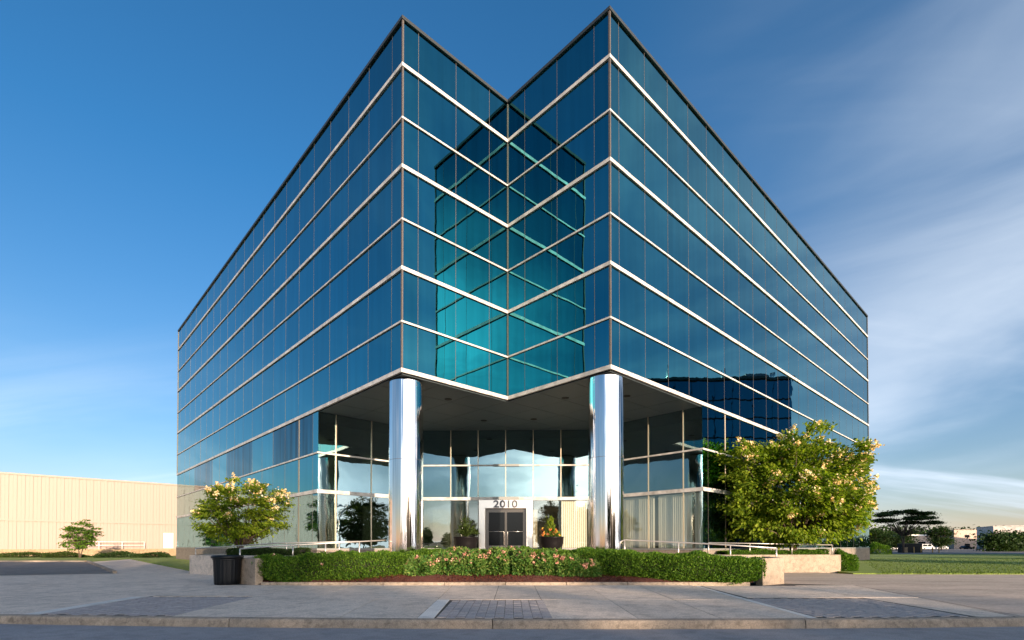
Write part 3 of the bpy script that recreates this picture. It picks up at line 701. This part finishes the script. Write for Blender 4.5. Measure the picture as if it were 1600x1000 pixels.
# roses
rose_root = None
def rose_bush(x, y, zb, h, r, label, nl=2600, nf=13):
    root = empty('rose_bush', (x, y, zb)); tag(root, label, 'rose bush', 'rose bushes in front of the entrance')
    a = RNG.uniform(0, 2*np.pi, nl); u = RNG.uniform(0, 1, nl)**.5; zz = RNG.uniform(0, 1, nl)
    rad = r*np.sqrt(np.clip(1-(np.maximum(zz-.35, 0)/.72)**2, .05, 1))*(.35+.65*u)*(1+.15*np.sin(a*3+x))
    P = np.stack([rad*np.cos(a), rad*np.sin(a)*.8, zz*h*(1+.12*np.sin(a*5+u*4))], 1)
    out = P-np.array([0, 0, h*.1]); out /= np.linalg.norm(out, axis=1)[:, None]
    V, F = leaves(P, RNG.uniform(.08, .17, nl), .40, .2, dirs=out+np.array([0, 0, -.4])); npmesh('foliage', V, F, M['leaf_rose'], root)
    mb = MB()
    for k in range(7):
        b = random.uniform(0, 6.28); mb.tube([(0, 0, 0), (.5*r*math.cos(b), .5*r*math.sin(b), h*.5), (.75*r*math.cos(b), .75*r*math.sin(b), h*.95)], [.014, .01, .006], 5)
    mb.build('stems', M['hedge_core'], root)
    c = []
    for k in range(nf):
        b = random.uniform(0, 6.28); e = random.uniform(.1, 1); c.append((r*e*math.cos(b), -abs(r*e*math.sin(b))*.75, h*random.uniform(.8, 1.06)*(1-.35*(e**3))))
    c = np.repeat(np.array(c), 12, 0)+RNG.normal(size=(nf*12, 3))*.034
    V, F = leaves(c, .065, .9, .3); npmesh('blossoms', V, F, M['flower_pink'], root)
spots = [(-3.15, 17.75, .40, .62, .50), (-2.3, 17.95, .42, .76, .56), (-1.4, 17.85, .42, .80, .58), (-.5, 18.0, .43, .84, .58), (.4, 17.9, .42, .80, .56), (1.2, 17.8, .42, .74, .52), (1.95, 17.7, .40, .66, .48), (2.6, 17.6, .38, .52, .38),
         (-1.9, 18.7, .55, .74, .5), (0, 18.8, .56, .74, .5), (1.5, 18.6, .55, .68, .5)]
pos = ['first from the left of the front row', 'second from the left of the front row', 'third from the left of the front row', 'in the middle of the bed below the door', 'just right of the door line', 'sixth from the left in the front row', 'second from the right of the front row', 'smallest, at the right end against the dark hedge', 'back row, left', 'back row, middle, under the door', 'back row, right']
for (x, y, zb, h, r), p in zip(spots, pos): rose_bush(x, y, zb, h, r, 'leafy rose bush with pink blossoms, '+p, nf=16)

def crown_tree(name, label, cat, base, trunk_h, crown_c, crown_r, ntwig, nleaf, lsize, lm, flowers=0, fl_side=None, reject=None, layers=.35, trunk_r=.09, stems=3, group=None, flat=.45, twr=.4, hang=0., fl_bias=(.4, -.5, .55), fsz=1., pads=None):
    root = empty(name, base); tag(root, label, cat, group)
    cc = np.array(crown_c)-np.array(base); cr = np.array(crown_r)
    T = []
    while len(T) < ntwig:
        d = RNG.normal(size=3); d /= np.linalg.norm(d)
        lump = 1+.10*math.sin(3*math.atan2(d[1], d[0])+d[2]*4+base[0])+.08*math.sin(7*d[2]+5*d[0]+base[1])+RNG.normal()*.07
        rad = RNG.uniform(.12, 1)**.38*lump
        p = cc+d*cr*rad
        if p[2] < trunk_h*.8: continue
        if reject is not None and reject(p+np.array(base)): continue
        if pads:
            q = random.choice(pads); a_ = random.uniform(0, 6.28); rr_ = q[3]*random.random()**.5
            p = np.array([q[0]+rr_*math.cos(a_), q[1]+rr_*math.sin(a_), q[2]-.05*rr_**2+random.gauss(0, .12)])
        T.append(p)
    T = np.array(T)
    per = nleaf//ntwig
    off = RNG.normal(size=(ntwig, per, 3))*np.array([twr, twr, twr*flat])*.6
    off[..., 2] -= hang*(off[..., 0]**2+off[..., 1]**2)
    P = (T[:, None, :]+off).reshape(-1, 3)
    if reject is not None:
        keep = np.array([not reject(p+np.array(base), .1) for p in P]); P = P[keep]
    dirs = P-cc; dirs /= np.linalg.norm(dirs, axis=1)[:, None]; dirs[:, 2] -= .35
    V, F = leaves(P, RNG.uniform(*lsize, len(P)), .62, .7, dirs=dirs)
    npmesh('crown', V, F, M[lm], root)
    # trunk and limbs
    mb = MB()
    sx = [Vector((0, 0, -.1))]
    heads = []
    for s in range(stems):
        a = 6.28*s/stems+.7; w = .12*trunk_h if stems > 1 else 0
        bend = Vector((w*math.cos(a), w*math.sin(a), trunk_h*.5)); top = Vector((w*2.2*math.cos(a), w*2.2*math.sin(a), trunk_h))
        mb.tube([(w*.3*math.cos(a), w*.3*math.sin(a), -.15), bend, top, top+Vector((w*.8*math.cos(a), w*.8*math.sin(a), cr[2]*.7))], [trunk_r, trunk_r*.8, trunk_r*.6, trunk_r*.2], 7); heads.append(top)
    for i in range(0, ntwig, max(1, ntwig//60)):
        p = Vector(T[i]); h = min(heads, key=lambda q: (q-p).length); m2 = h.lerp(p, .5)+Vector((0, 0, .08*(p-h).length*random.uniform(-1, .6)))
        mb.tube([h, m2, p], [trunk_r*.38, trunk_r*.24, trunk_r*.09], 5)
    mb.build('trunk', M['bark'], root)
    if flowers:
        cand = []
        b = np.array(fl_bias); 
        sc = ((T-cc)/cr) @ (b/np.linalg.norm(b)) + np.linalg.norm((T-cc)/cr, axis=1)*.5+RNG.normal(size=len(T))*.35
        idx = np.argsort(-sc)[:flowers]
        cs = []; n_ = 46
        for i in idx:
            dv = (T[i]-cc); dv = dv/np.linalg.norm(dv); c = T[i]+dv*twr*.05; Ls = RNG.uniform(.26, .52)*fsz
            ax = dv*.8+np.array([0, 0, .15])+RNG.normal(size=3)*.55; ax /= np.linalg.norm(ax)
            u = RNG.uniform(0, 1, n_); r_ = (1-u*.8)*.46*Ls
            cs.append(c+ax*(u[:, None]*Ls)+RNG.normal(size=(n_, 3))*r_[:, None]*.55)
        cs = np.concatenate(cs); V, F = leaves(cs, RNG.uniform(.06, .12, len(cs))*fsz, .8, .3); npmesh('blossoms', V, F, M['flower_cream'], root)
    return root
cpsi, spsi = math.cos(psi), math.sin(psi)
def inside(p, m=.12):
    x, y = to_local(p[0], p[1])
    return (x > LX-m and y > RY-m and not (x < 0 and y < 0) and x < RFX and y < LFY) or (15 < p[0] and p[0] > .705*p[1]+random.uniform(-.5, .1)) or (p[0] < -12 and p[0] < -.62*p[1]+random.uniform(-.1, .4))
crown_tree('lilac_tree', 'broad flowering tree thick with cream blossoms in front of the right facade', 'tree', (14.2, 26.1, E-.5), .8, (13.95, 25.9, E+2.6), (3.9, 3.0, 3.0), 400, 42000, (.13, .24), 'leaf_lilac', flowers=125, reject=inside, trunk_r=.11, stems=4, twr=.43, flat=.5, fsz=1.2)
crown_tree('lilac_tree', 'smaller flowering tree with orange cream blossoms behind the black bin', 'tree', (-13.4, 25.5, E-.5), .55, (-13.45, 25.7, E+1.6), (2.15, 1.8, 1.5), 190, 15000, (.10, .18), 'leaf_lilac', flowers=44, reject=inside, trunk_r=.06, stems=4, twr=.32, flat=.35, fl_bias=(.3, -.3, 1), fsz=.95)
crown_tree('young_tree', 'small leafy tree standing before the cream warehouse on the far left', 'tree', (-44.8, 53.6, .18), .9, (-44.8, 53.6, 2.35), (1.45, 1.4, 1.6), 110, 4200, (.12, .24), 'leaf_hedge', trunk_r=.07, stems=3, twr=.35, flat=.3)

# bushes
def bush(name, label, x, y, z, rx, rz, n, lm, ls=(.06, .12), cat='bush', group=None):
    root = empty(name, (x, y, z)); tag(root, label, cat, group)
    d = RNG.normal(size=(n, 3)); d /= np.linalg.norm(d, axis=1)[:, None]; d[:, 2] = np.abs(d[:, 2])
    lump = 1+.12*np.sin(d[:, 0]*5+x)+.1*np.sin(d[:, 2]*6+d[:, 1]*4)
    P = d*np.array([rx, rx*.85, rz])*(RNG.uniform(.5, 1.02, n)**.5*lump)[:, None]
    V, F = leaves(P, RNG.uniform(*ls, n), .55, .4, dirs=d); npmesh('foliage', V, F, M[lm], root)
    mb = MB()
    for k in range(6):
        a = k*1.05; mb.tube([(0, 0, -.05), (rx*.5*math.cos(a), rx*.4*math.sin(a), rz*.7)], [.03, .01], 5)
    mb.build('stems', M['bark'], root); return root
bush('round_bush', 'rounded green bush at the right end of the sunlit retaining wall', 16.35, 25.5, .15, .62, 1.1, 5200, 'leaf_hedge', (.06, .12))
bush('round_bush', 'dark rounded bush at the corner of the office building lawn', 54, 76, .15, 1.6, 1.8, 3500, 'leaf_hedge', (.12, .22))
for i, (x, y, r, lab) in enumerate(((-52.5, 56.0, 2.6, 'low green shrubs left of the small tree by the warehouse'), (-47.6, 55.0, 2.2, 'low green shrubs at the foot of the small tree'), (-42, 55.2, 2.6, 'low dark shrubs right of the small tree by the warehouse'), (-38.0, 54.6, 2.0, 'rightmost low shrubs beside the lawn edge'))):
    bush('low_shrub', lab, x, y, .15, r, .62, 2600, 'leaf_mid' if i < 2 else 'leaf_dark', (.12, .2), 'shrub', 'low shrubs before the warehouse')

# ------------------------------------------------------------------ rails
def railing(pts, posts, label, curl=False):
    o = empty('handrail', (pts[0][0], pts[0][1], E-.42)); tag(o, label, 'handrail', 'steel handrails along the ramps')
    L = [Vector(p)-Vector((pts[0][0], pts[0][1], E-.42)) for p in pts]
    P = list(L)
    if curl:
        a = P[0]; d = (P[1]-P[0]).normalized()
        P = [a+Vector((-d.x*.34, -d.y*.34, -.32)), a+Vector((-d.x*.30, -d.y*.30, -.14)), a+Vector((-d.x*.16, -d.y*.16, -.03))]+P
    MB().tube(P, .027, 8).build('rail', M['rail'], o)
    cum = [0]
    for i in range(1, len(L)): cum.append(cum[-1]+(L[i]-L[i-1]).length)
    for f, zb in posts:
        s = f*cum[-1]; i = max(k for k in range(len(L)-1) if cum[k] <= s+1e-6); q = L[i].lerp(L[i+1], (s-cum[i])/max(1e-6, cum[i+1]-cum[i]))
        MB().tube([(q.x, q.y, zb-(E-.42)), (q.x, q.y, q.z)], .026, 8).build('post', M['rail'], o)
def px(x, y, Y): return ((x-800)/807.7*Y, Y, E+(853.1-y)/807.7*Y)
railing([px(976, 843.5, 21.0), px(1120, 852-1.5, 19.6), px(1213, 856.5, 18.6)], [(0, E-.5), (.38, E-.6), (.72, E-.6), (1, E-.6)], 'front handrail on the right, with a curled end beside the right column', True)
railing([px(1107, 848, 24.8), px(1300, 851.5, 25.3)], [(.0, E-.5), (.33, E-.5), (.67, E-.45), (1, E-.43)], 'rear handrail on top of the sunlit retaining wall')
railing([px(375, 857.5, 19.2), px(428, 853.5, 19.6), px(520, 848.5, 20.2), px(603, 844, 21.2)], [(.0, E-.6), (.34, E-.6), (.56, E-.6), (.8, E-.6)], 'front handrail left of the left column, above the hedge')
railing([px(306, 857, 25.0), px(361, 853.5, 24.2), px(430, 849, 23.2), px(560, 846, 22.6)], [(.0, E-1.2), (.28, E-.45), (.62, E-.43), (.9, E-.5)], 'rear handrail on the wall under the small flowering tree')

# ------------------------------------------------------------------ bin
def bin_():
    x, y = (355.5-800)/807.7*17.0, 17.0
    o = empty('litter_bin', (x, y, SW)); tag(o, 'black ribbed round litter bin standing at the left end of the planter', 'bin')
    rib = lambda a, z: .011*(1 if math.sin(a*22) > 0 else -1)
    MB().lathe([(.355, .0), (.375, .03), (.385, .15), (.415, .86)], 132, wob=rib).build('body', M['black'], o)
    MB().lathe([(.41, .84), (.475, .86), (.485, .90), (.47, .94), (.43, .955), (.42, .93)], 48).build('rim', M['black'], o)
    MB().lathe([(.425, .80), (.44, .835), (.425, .85)], 48, cap=False).build('band', M['black'], o)
bin_()

# ------------------------------------------------------------------ potted plants by the door
def potted(x, y, label, kind):
    o = empty('potted_plant', (x, y, E-.42)); tag(o, label, 'potted plant')
    MB().lathe([(.42, 0), (.52, .12), (.62, .55), (.66, .86), (.69, .90), (.66, .92), (.60, .88)], 36).build('pot', M['pot'], o)
    if kind == 0:
        P = []; D = []
        for k in range(70):
            a = random.uniform(0, 6.28); e = random.uniform(.1, 1.2)
            for s in np.linspace(.1, 1, 12): P.append((math.cos(a)*e*.62*s, math.sin(a)*e*.62*s, .9+1.05*s*(1.25-e*.6)-.35*s*s*e)); D.append((math.cos(a)*e, math.sin(a)*e, .8-.9*s*e))
        V, F = leaves(np.array(P), .20, .25, .2, dirs=np.array(D)); npmesh('fronds', V, F, M['leaf_mid'], o)
    else:
        n = 900; d = RNG.normal(size=(n, 3)); d /= np.linalg.norm(d, axis=1)[:, None]; d[:, 2] = abs(d[:, 2]); P = d*np.array([.55, .5, .55])*RNG.uniform(.3, 1, n)[:, None]+np.array([0, 0, .88])
        V, F = leaves(P, .13, .5, .3, dirs=d); npmesh('foliage', V, F, M['leaf_rose'], o)
        n = 260; P = np.stack([RNG.normal(-.05, .1, n), RNG.normal(0, .1, n), .9+RNG.uniform(0, 1.15, n)], 1); V, F = leaves(P, .18, .3, .2, dirs=np.tile([[0, 0, 1.]], (n, 1))); npmesh('spike', V, F, M['leaf_lilac'], o)['kind'] = 'stuff'
        c = np.repeat(np.stack([RNG.uniform(-.6, .5, 16), RNG.uniform(-.55, -.1, 16), RNG.uniform(.95, 1.4, 16)], 1), 8, 0)+RNG.normal(size=(128, 3))*.035
        V, F = leaves(c, .09, .9, .3); npmesh('blossoms', V, F, M['flower_red'], o)
potted(-2.52, 28.2, 'black bowl pot with arching dark fronds left of the entrance door', 0)
potted(2.17, 28.2, 'black bowl pot with red and yellow flowers right of the entrance door', 1)

# ------------------------------------------------------------------ far left: warehouse and its wall
def warehouse():
    a = Vector((-110, 20.5)); d = Vector((math.cos(psi), math.sin(psi))); a = Vector((-63.4, 64.0))-d*45
    L = 45+42; o = empty('warehouse', (a.x, a.y, 0), psi); tag(o, 'long low cream ribbed-metal warehouse on the far left', 'warehouse')
    H = 8.95+E
    rib = MB(); vs = []; n = int(L/.75)
    for i in range(n):
        x0 = i*.75; pts = [(x0, 0), (x0+.34, 0), (x0+.38, -.05), (x0+.71, -.05), (x0+.75, 0)]
        for p, q in zip(pts[:-1], pts[1:]):
            for (z0, z1) in ((1.0, 4.55), (4.75, H)): rib.add([(p[0], p[1], z0), (q[0], q[1], z0), (q[0], q[1], z1), (p[0], p[1], z1)], [(0, 1, 2, 3)])
    rib.build('siding', M['siding'], o)
    MB().box(0, L, -.16, -.02, 4.55, 4.75).build('trim_band', M['siding'], o)
    MB().box(0, L, .05, 40, 0, H-.1).build('wall', M['siding'], o)
    MB().box(-.1, L+.1, -.14, .04, H, H+.22).build('roof_edge', M['siding'], o)
    MB().box(0, L, -.12, .0, 0, 1.0).build('base_course', M['stone'], o)
    MB().box(62, 63.2, -.13, -.09, 1.1, 3.3).build('side_door', M['white_paint'], o)
    # stone wall in front
    w = empty('stone_wall', (a.x, a.y, 0), psi); tag(w, 'low tan stone wall along the foot of the cream warehouse', 'wall')
    MB().box(0, L-2, -1.6, -1.25, 0, .85).build('core', M['stone'], w)
    mb = MB()
    for r in range(4):
        x = 0
        while x < L-2.5:
            l_ = random.uniform(.35, .8); dz = .2; mb.box(x+.01, x+l_-.01, -1.66-random.uniform(0, .04), -1.602, .10+r*dz+.01, .10+r*dz+dz-.01); x += l_
    tag(mb.build('stones', M['stone'], w), kind='stuff')
    MB().box(0, L-2, -1.70, -1.2, .905, .98).build('coping', M['stone'], w)
    # rail on the wall
    rr = empty('handrail', (a.x, a.y, .98), psi); tag(rr, 'pale handrail before the cream warehouse, right of the small tree', 'handrail')
    mb = MB().tube([(52, -1.4, 1.0), (59.5, -1.4, 1.0)], .035, 6).build('rail', M['white_paint'], rr); MB().tube([(52, -1.4, .5), (59.5, -1.4, .5)], .03, 6).build('rail', M['white_paint'], rr)
    for x in (52, 54.5, 57, 59.5): MB().tube([(x, -1.4, 0), (x, -1.4, 1.0)], .04, 6).build('post', M['white_paint'], rr)
warehouse()

# ------------------------------------------------------------------ far right
crown_tree('locust_tree', 'flat-topped spreading tree standing alone at the edge of the car park', 'tree', (75.3, 99.5, .1), 3.2, (75.8, 99.5, 6.9), (5.6, 5, 1.5), 190, 17000, (.2, .38), 'leaf_mid', trunk_r=.16, stems=2, twr=1.0, flat=.18, hang=.05, pads=[(0, 0, 8.0, 2.2), (-2.6, 1, 7.7, 1.7), (2.8, -1, 7.6, 1.9), (4.6, 1, 6.9, 1.3), (-4.3, -1, 7.3, 1.1), (1.2, -2, 6.7, 1.9), (-1.8, 2, 6.5, 1.7), (5.4, 0, 5.9, .8), (3.0, 2, 6.0, 1.4), (-3.4, 0, 6.2, 1.0)])
def far_tree(x, y, h, r, label, lm='leaf_dark', n=5000):
    return crown_tree('distant_tree', label, 'tree', (x, y, .0), h*.18, (x, y, h*.58), (r, r, h*.43), 90, n, (.3, .6), lm, trunk_r=.2, stems=1, twr=r*.4, group='trees beyond the car park')
far_tree(137, 165, 7.4, 3.0, 'dark round tree beyond the car park, left of the pale two-window building')
far_tree(98, 140, 5.5, 3.6, 'dark low tree behind the flat-topped tree, left of its trunk')
far_tree(110, 148, 5.5, 4.2, 'dark low tree beyond the flat-topped tree, right of its trunk')
far_tree(114, 163, 6.5, 3.4, 'dark tree at the edge of the big flowering tree, beyond the lawn')
def block(name, label, x, y, w, d, h, rz, mt, wins=(), cat='building', roof=.3):
    o = empty(name, (x, y, 0), rz); tag(o, label, cat)
    MB().box(0, w, 0, d, 0, h).build('wall', mt, o); MB().box(-.15, w+.15, -.15, d+.15, h+.003, h+roof).build('roof', M['white_paint'] if roof > .35 else mt, o)
    for (a, b, c, e) in wins:
        f = MB().box(a, b, -.05, -.003, c, e).build('window', M['mull'], o); MB().box(a+.1, b-.1, -.08, -.053, c+.1, e-.1).build('pane', M['win'], f)
    return o
block('distant_building', 'pale pink two storey building beyond the car park', 188.2, 220, 9.8, 14, 8.0, 0, M['pinkwall'], [(4.4, 6.6, 4.9, 6.2), (4.4, 6.7, .2, 2.4)])
block('distant_warehouse', 'long white warehouse with a shaded end wall at the right edge', 177, 190, 80, 16.7, 8.5, R(-26), M['white_wall'])
block('brick_shop', 'low pinkish building with a white canopy behind the dark trees', 164, 215, 11, 12, 5.6, 0, M['pinkwall'], [(1, 3.4, .6, 3.2), (5, 8, .6, 3.2)], roof=.5)
# ridge of far woodland
def woodland(name, pts, h, n, lm, zj=.25, sz=(1.2, 3), label=None, dy=12):
    s = RNG.uniform(0, len(pts)-1, n); i = np.minimum(s.astype(int), len(pts)-2); f = s-i; pp = np.array(pts)
    xy = pp[i]*(1-f)[:, None]+pp[i+1]*f[:, None]; L = s*37
    top = h*(.72+.16*np.sin(L*1.3)+.12*np.sin(L*3.1+1)+RNG.normal(size=n)*.04)
    z = top*RNG.uniform(0, 1, n)**.6
    P = np.stack([xy[:, 0]+RNG.normal(size=n)*dy*.3, xy[:, 1]+RNG.normal(size=n)*dy*.3, z], 1)
    V, F = leaves(P, RNG.uniform(*sz, n), .7, .5); o = npmesh(name, V, F, M[lm]); o['kind'] = 'stuff'
    if label: tag(o, label, 'woodland')
    return o
woodland('distant_woodland', [(170, 330), (250, 370), (330, 400), (420, 390)], 17, 12000, 'leaf_dark', label='distant dark wooded ridge beyond the car park')
woodland('shrub_bank', [(112, 121), (122, 124), (145, 124), (175, 118)], 5.2, 16000, 'leaf_dark', sz=(.35, .8), label='dark bank of shrubs before the white warehouse', dy=5)
# small things on the car park edge
for i, (xx, lab) in enumerate(((1428, 'leftmost'), (1439, 'second from the left'), (1457, 'third from the left'), (1467, 'rightmost'))):
    Y = 100; X = (xx-800)/807.7*Y
    o = MB().lathe([(.10, 0), (.10, 1.1), (.06, 1.16)], 12).build('bollard', mat('bollard_paint', (.5, .28, .08), .6)); o.location = (X, Y, .05); tag(o, 'yellow ochre bollard at the lawn edge, %s of four' % lab, 'bollard', 'bollards beside the car park')
o = empty('utility_cabinet', (78.6, 101, .05)); tag(o, 'dark green utility enclosure beside the flat-topped tree', 'cabinet'); MB().box(-1.8, 1.6, 0, 2, 0, 1.75).build('body', M['dark'], o, bevel=.05); MB().box(-1.9, 1.7, -.05, 2.05, 1.76, 1.86).build('lid', M['cap'], o)
o = empty('utility_box', (76.2, 100.3, .05)); tag(o, 'small tan utility box at the foot of the flat-topped tree', 'utility box'); MB().box(-.35, .35, -.3, .3, 0, 1.05).build('body', M['stone'], o, bevel=.03); MB().box(-.38, .38, -.33, .33, 1.055, 1.1).build('lid', M['stone'], o)
def car(x, y, rz, label, col, van=False):
    o = empty('parked_van' if van else 'parked_car', (x, y, .1), rz); tag(o, label, 'van' if van else 'car')
    cm = mat('car_paint', col, .3)
    H = 2.0 if van else 1.45
    if van: prof = [(-2.5, .3), (2.5, .3), (2.5, .95), (1.8, 1.15), (1.25, 1.95), (-2.45, 2.0), (-2.5, .8)]
    else: prof = [(-2.2, .3), (2.2, .3), (2.2, .75), (1.2, .92), (.55, 1.42), (-1.1, 1.45), (-1.8, .98), (-2.2, .9)]
    n = len(prof); vs = [(p[0], -.88, p[1]) for p in prof]+[(p[0], .88, p[1]) for p in prof]
    MB().add(vs, [tuple(range(n-1, -1, -1)), tuple(range(n, 2*n))]+[(i, (i+1) % n, n+(i+1) % n, n+i) for i in range(n)]).build('body', cm, o, bevel=.06)
    zz = (1.15, 1.75) if van else (.98, 1.34)
    MB().box(-1.0 if not van else -.2, .6 if not van else 1.1, -.90, -.885, *zz).build('side_window', M['win'], o)
    MB().box(-2.0 if van else -1.5, -.1 if not van else -.4, -.895, -.883, *zz).build('side_window', M['win'], o) if van else None
    for wx in (-1.45, 1.45):
        for s in (-1, 1):
            w = MB(); w.lathe([(.34, -.1), (.34, .1)], 18); q = w.build('wheel', M['black'], o); q.location = (wx, s*.8, .34); q.rotation_euler = (R(90), 0, 0)
car(141, 176, R(5), 'white van parked beyond the flat-topped tree', (.45, .45, .45), True)
car(147.5, 178, R(185), 'white car parked right of the van beyond the lawn', (.4, .4, .42))
car(126, 170, R(2), 'silver car parked left of the flat-topped tree trunk', (.45, .46, .48))
car(180, 205, R(8), 'dark car parked in front of the pale pink building', (.03, .035, .05))

# ------------------------------------------------------------------ what the glass mirrors: behind and beside the camera
proto = crown_tree('street_tree', 'broadleaf tree in the belt behind the road, nearest the sun gap', 'tree', (0, 0, 0), 2.2, (0, 0, 6.3), (4.6, 4.2, 4.6), 150, 9000, (.35, .65), 'leaf_mid', trunk_r=.2, stems=1, twr=1.0, group='belt of trees across the road')
def height_for(u):
    if u < -34: return 4.6+.8*math.sin(u)
    if u < -20: return 12+1.5*math.sin(u*.8)
    if u < 1.5: return 17.2+1.0*math.sin(u*.9)
    if u < 9.5: return 13.3
    if u < 15: return 14.7+.5*math.sin(u*2)
    return (11.3 if u < 32 else 12.0)+1.8*math.sin(u*.5+.5)+1.0*math.sin(u*1.3)
first = True; u = -75.0; k = 0
a_t = -95.0
while u < 85:
    # position on the line Y=-75 where perpendicular coordinate is u
    Yt = -75+random.uniform(-3, 3); X = (u-.5*Yt)/.866
    h = height_for(u)
    o = proto if first else copy_tree(proto); first = False
    s = h/11.1; o.location = (X, Yt, .1); o.scale = (min(s, 1)*.85, min(s, 1)*.85, s); o.rotation_euler = (0, 0, random.uniform(0, 6.28))
    o['label'] = 'broadleaf tree in the belt across the road mirrored in the glass'
    u += 3.6; k += 1
woodland('woodland_understorey', [(12, -79), (50, -79), (100, -79), (150, -79)], 7.5, 26000, 'leaf_mid', sz=(.8, 1.8), label='low woodland undergrowth below the tree belt across the road', dy=6)
for (x, y, s, lab) in ((53.7, 6, .86, 'big tree at the roadside mirrored in the left lobby glass'), (60, -8, .7, 'smaller tree at the roadside mirrored in the left lobby glass'), (70, 14, .65, 'tree before the mirrored glass office'), (92, 2, .74, 'tree added out of view to the right to stripe the lawn with shade')):  # last tree is added out of view to cast shade stripes on the lawn
    o = copy_tree(proto); o.location = (x, y, .1); o.scale = (s, s, s); o['label'] = lab; o['group'] = 'roadside trees mirrored in the glass'
def lamp(x, y, h, label, rz):
    o = empty('street_lamp', (x, y, .1), rz); tag(o, label, 'street lamp')
    MB().tube([(0, 0, 0), (0, 0, h)], [.11, .07], 10).build('pole', M['steel'], o); MB().tube([(-.8, 0, h-.1), (0, 0, h-.05), (.8, 0, h-.1)], .04, 8).build('arm', M['steel'], o)
    for s in (-1, 1): MB().lathe([(.12, 0), (.36, .14), (.36, .3), (.1, .42)], 18, s*.95, 0).build('lamp_head', M['steel'], o).location = (0, 0, h-.25)
lamp(43.6, 6, 7.8, 'twin-headed street lamp mirrored in the left lobby glass', R(70))
def pole(x, y, h, label):
    o = empty('utility_pole', (x, y, .1)); tag(o, label, 'utility pole')
    MB().tube([(0, 0, 0), (0, 0, h)], [.2, .13], 10).build('pole', M['bark'], o)
    for z in (h-.6, h-1.8): MB().box(-1.3, 1.3, -.07, .07, z, z+.14).build('crossarm', M['bark'], o)
    MB().lathe([(.3, 0), (.3, 1.0)], 14, .5, 0).build('transformer', M['steel'], o).location = (0, 0, h-3.6)
pole(9.8, -58, 15.5, 'wooden utility pole with two crossarms across the road')
pole(-32, -58, 15.5, 'wooden utility pole across the road to the left')
def mirrored():
    o = empty('glass_office', (87, 20, 0), 0); tag(o, 'dark blue glass office with rooftop antennas mirrored in the right facade', 'building')
    H = 32.5+E; MB().box(0, 30, 0, 45.6, 0, H).build('core_wall', M['dark'], o)
    g = mat('deep_blue_glass', (.03, .14, .22), .05, .7)
    u_ = MB().box(-.5, .5, -.5, .5, -.5, .5).mesh('pane')
    for j in range(9):
        for i in range(12): linked('pane', u_, g, o, (-.06, 1.9+3.8*i, 1.85+3.75*j), (0, random.gauss(0, .002), random.gauss(0, .002)), (.05, 3.68, 3.45))
    MB().box(-.2, 30, -.1, 45.7, H+.003, H+.5).build('roof', M['cap'], o)
    for y, h in ((33, 3.2), (30, 1.6), (43, 2.4), (22, 4)): MB().tube([(3, y, H), (3, y, H+h)], .15, 6).build('antenna', M['steel'], o)
    MB().box(4, 9, 38, 43, H+.5, H+2.3).build('plant_room', M['greywall'], o)
mirrored()
# grass tufts on the near lawn edges
n = 26000; P = np.stack([RNG.uniform(15.8, 62, n), 22.9+RNG.uniform(0, 1, n)**1.8*28, np.full(n, .21)], 1); P = P[P[:, 0] > 16.5+(P[:, 1]-23)*.62]
V, F = leaves(P, RNG.uniform(.06, .14, len(P)), .25, .1, dirs=np.tile([[0, 0, 1.]], (len(P), 1))); o = npmesh('grass_tufts', V, F, leaf_mat('grass_blade', [(.08, .14, .02), (.12, .17, .035), (.06, .11, .02)], .3)); o['kind'] = 'stuff'
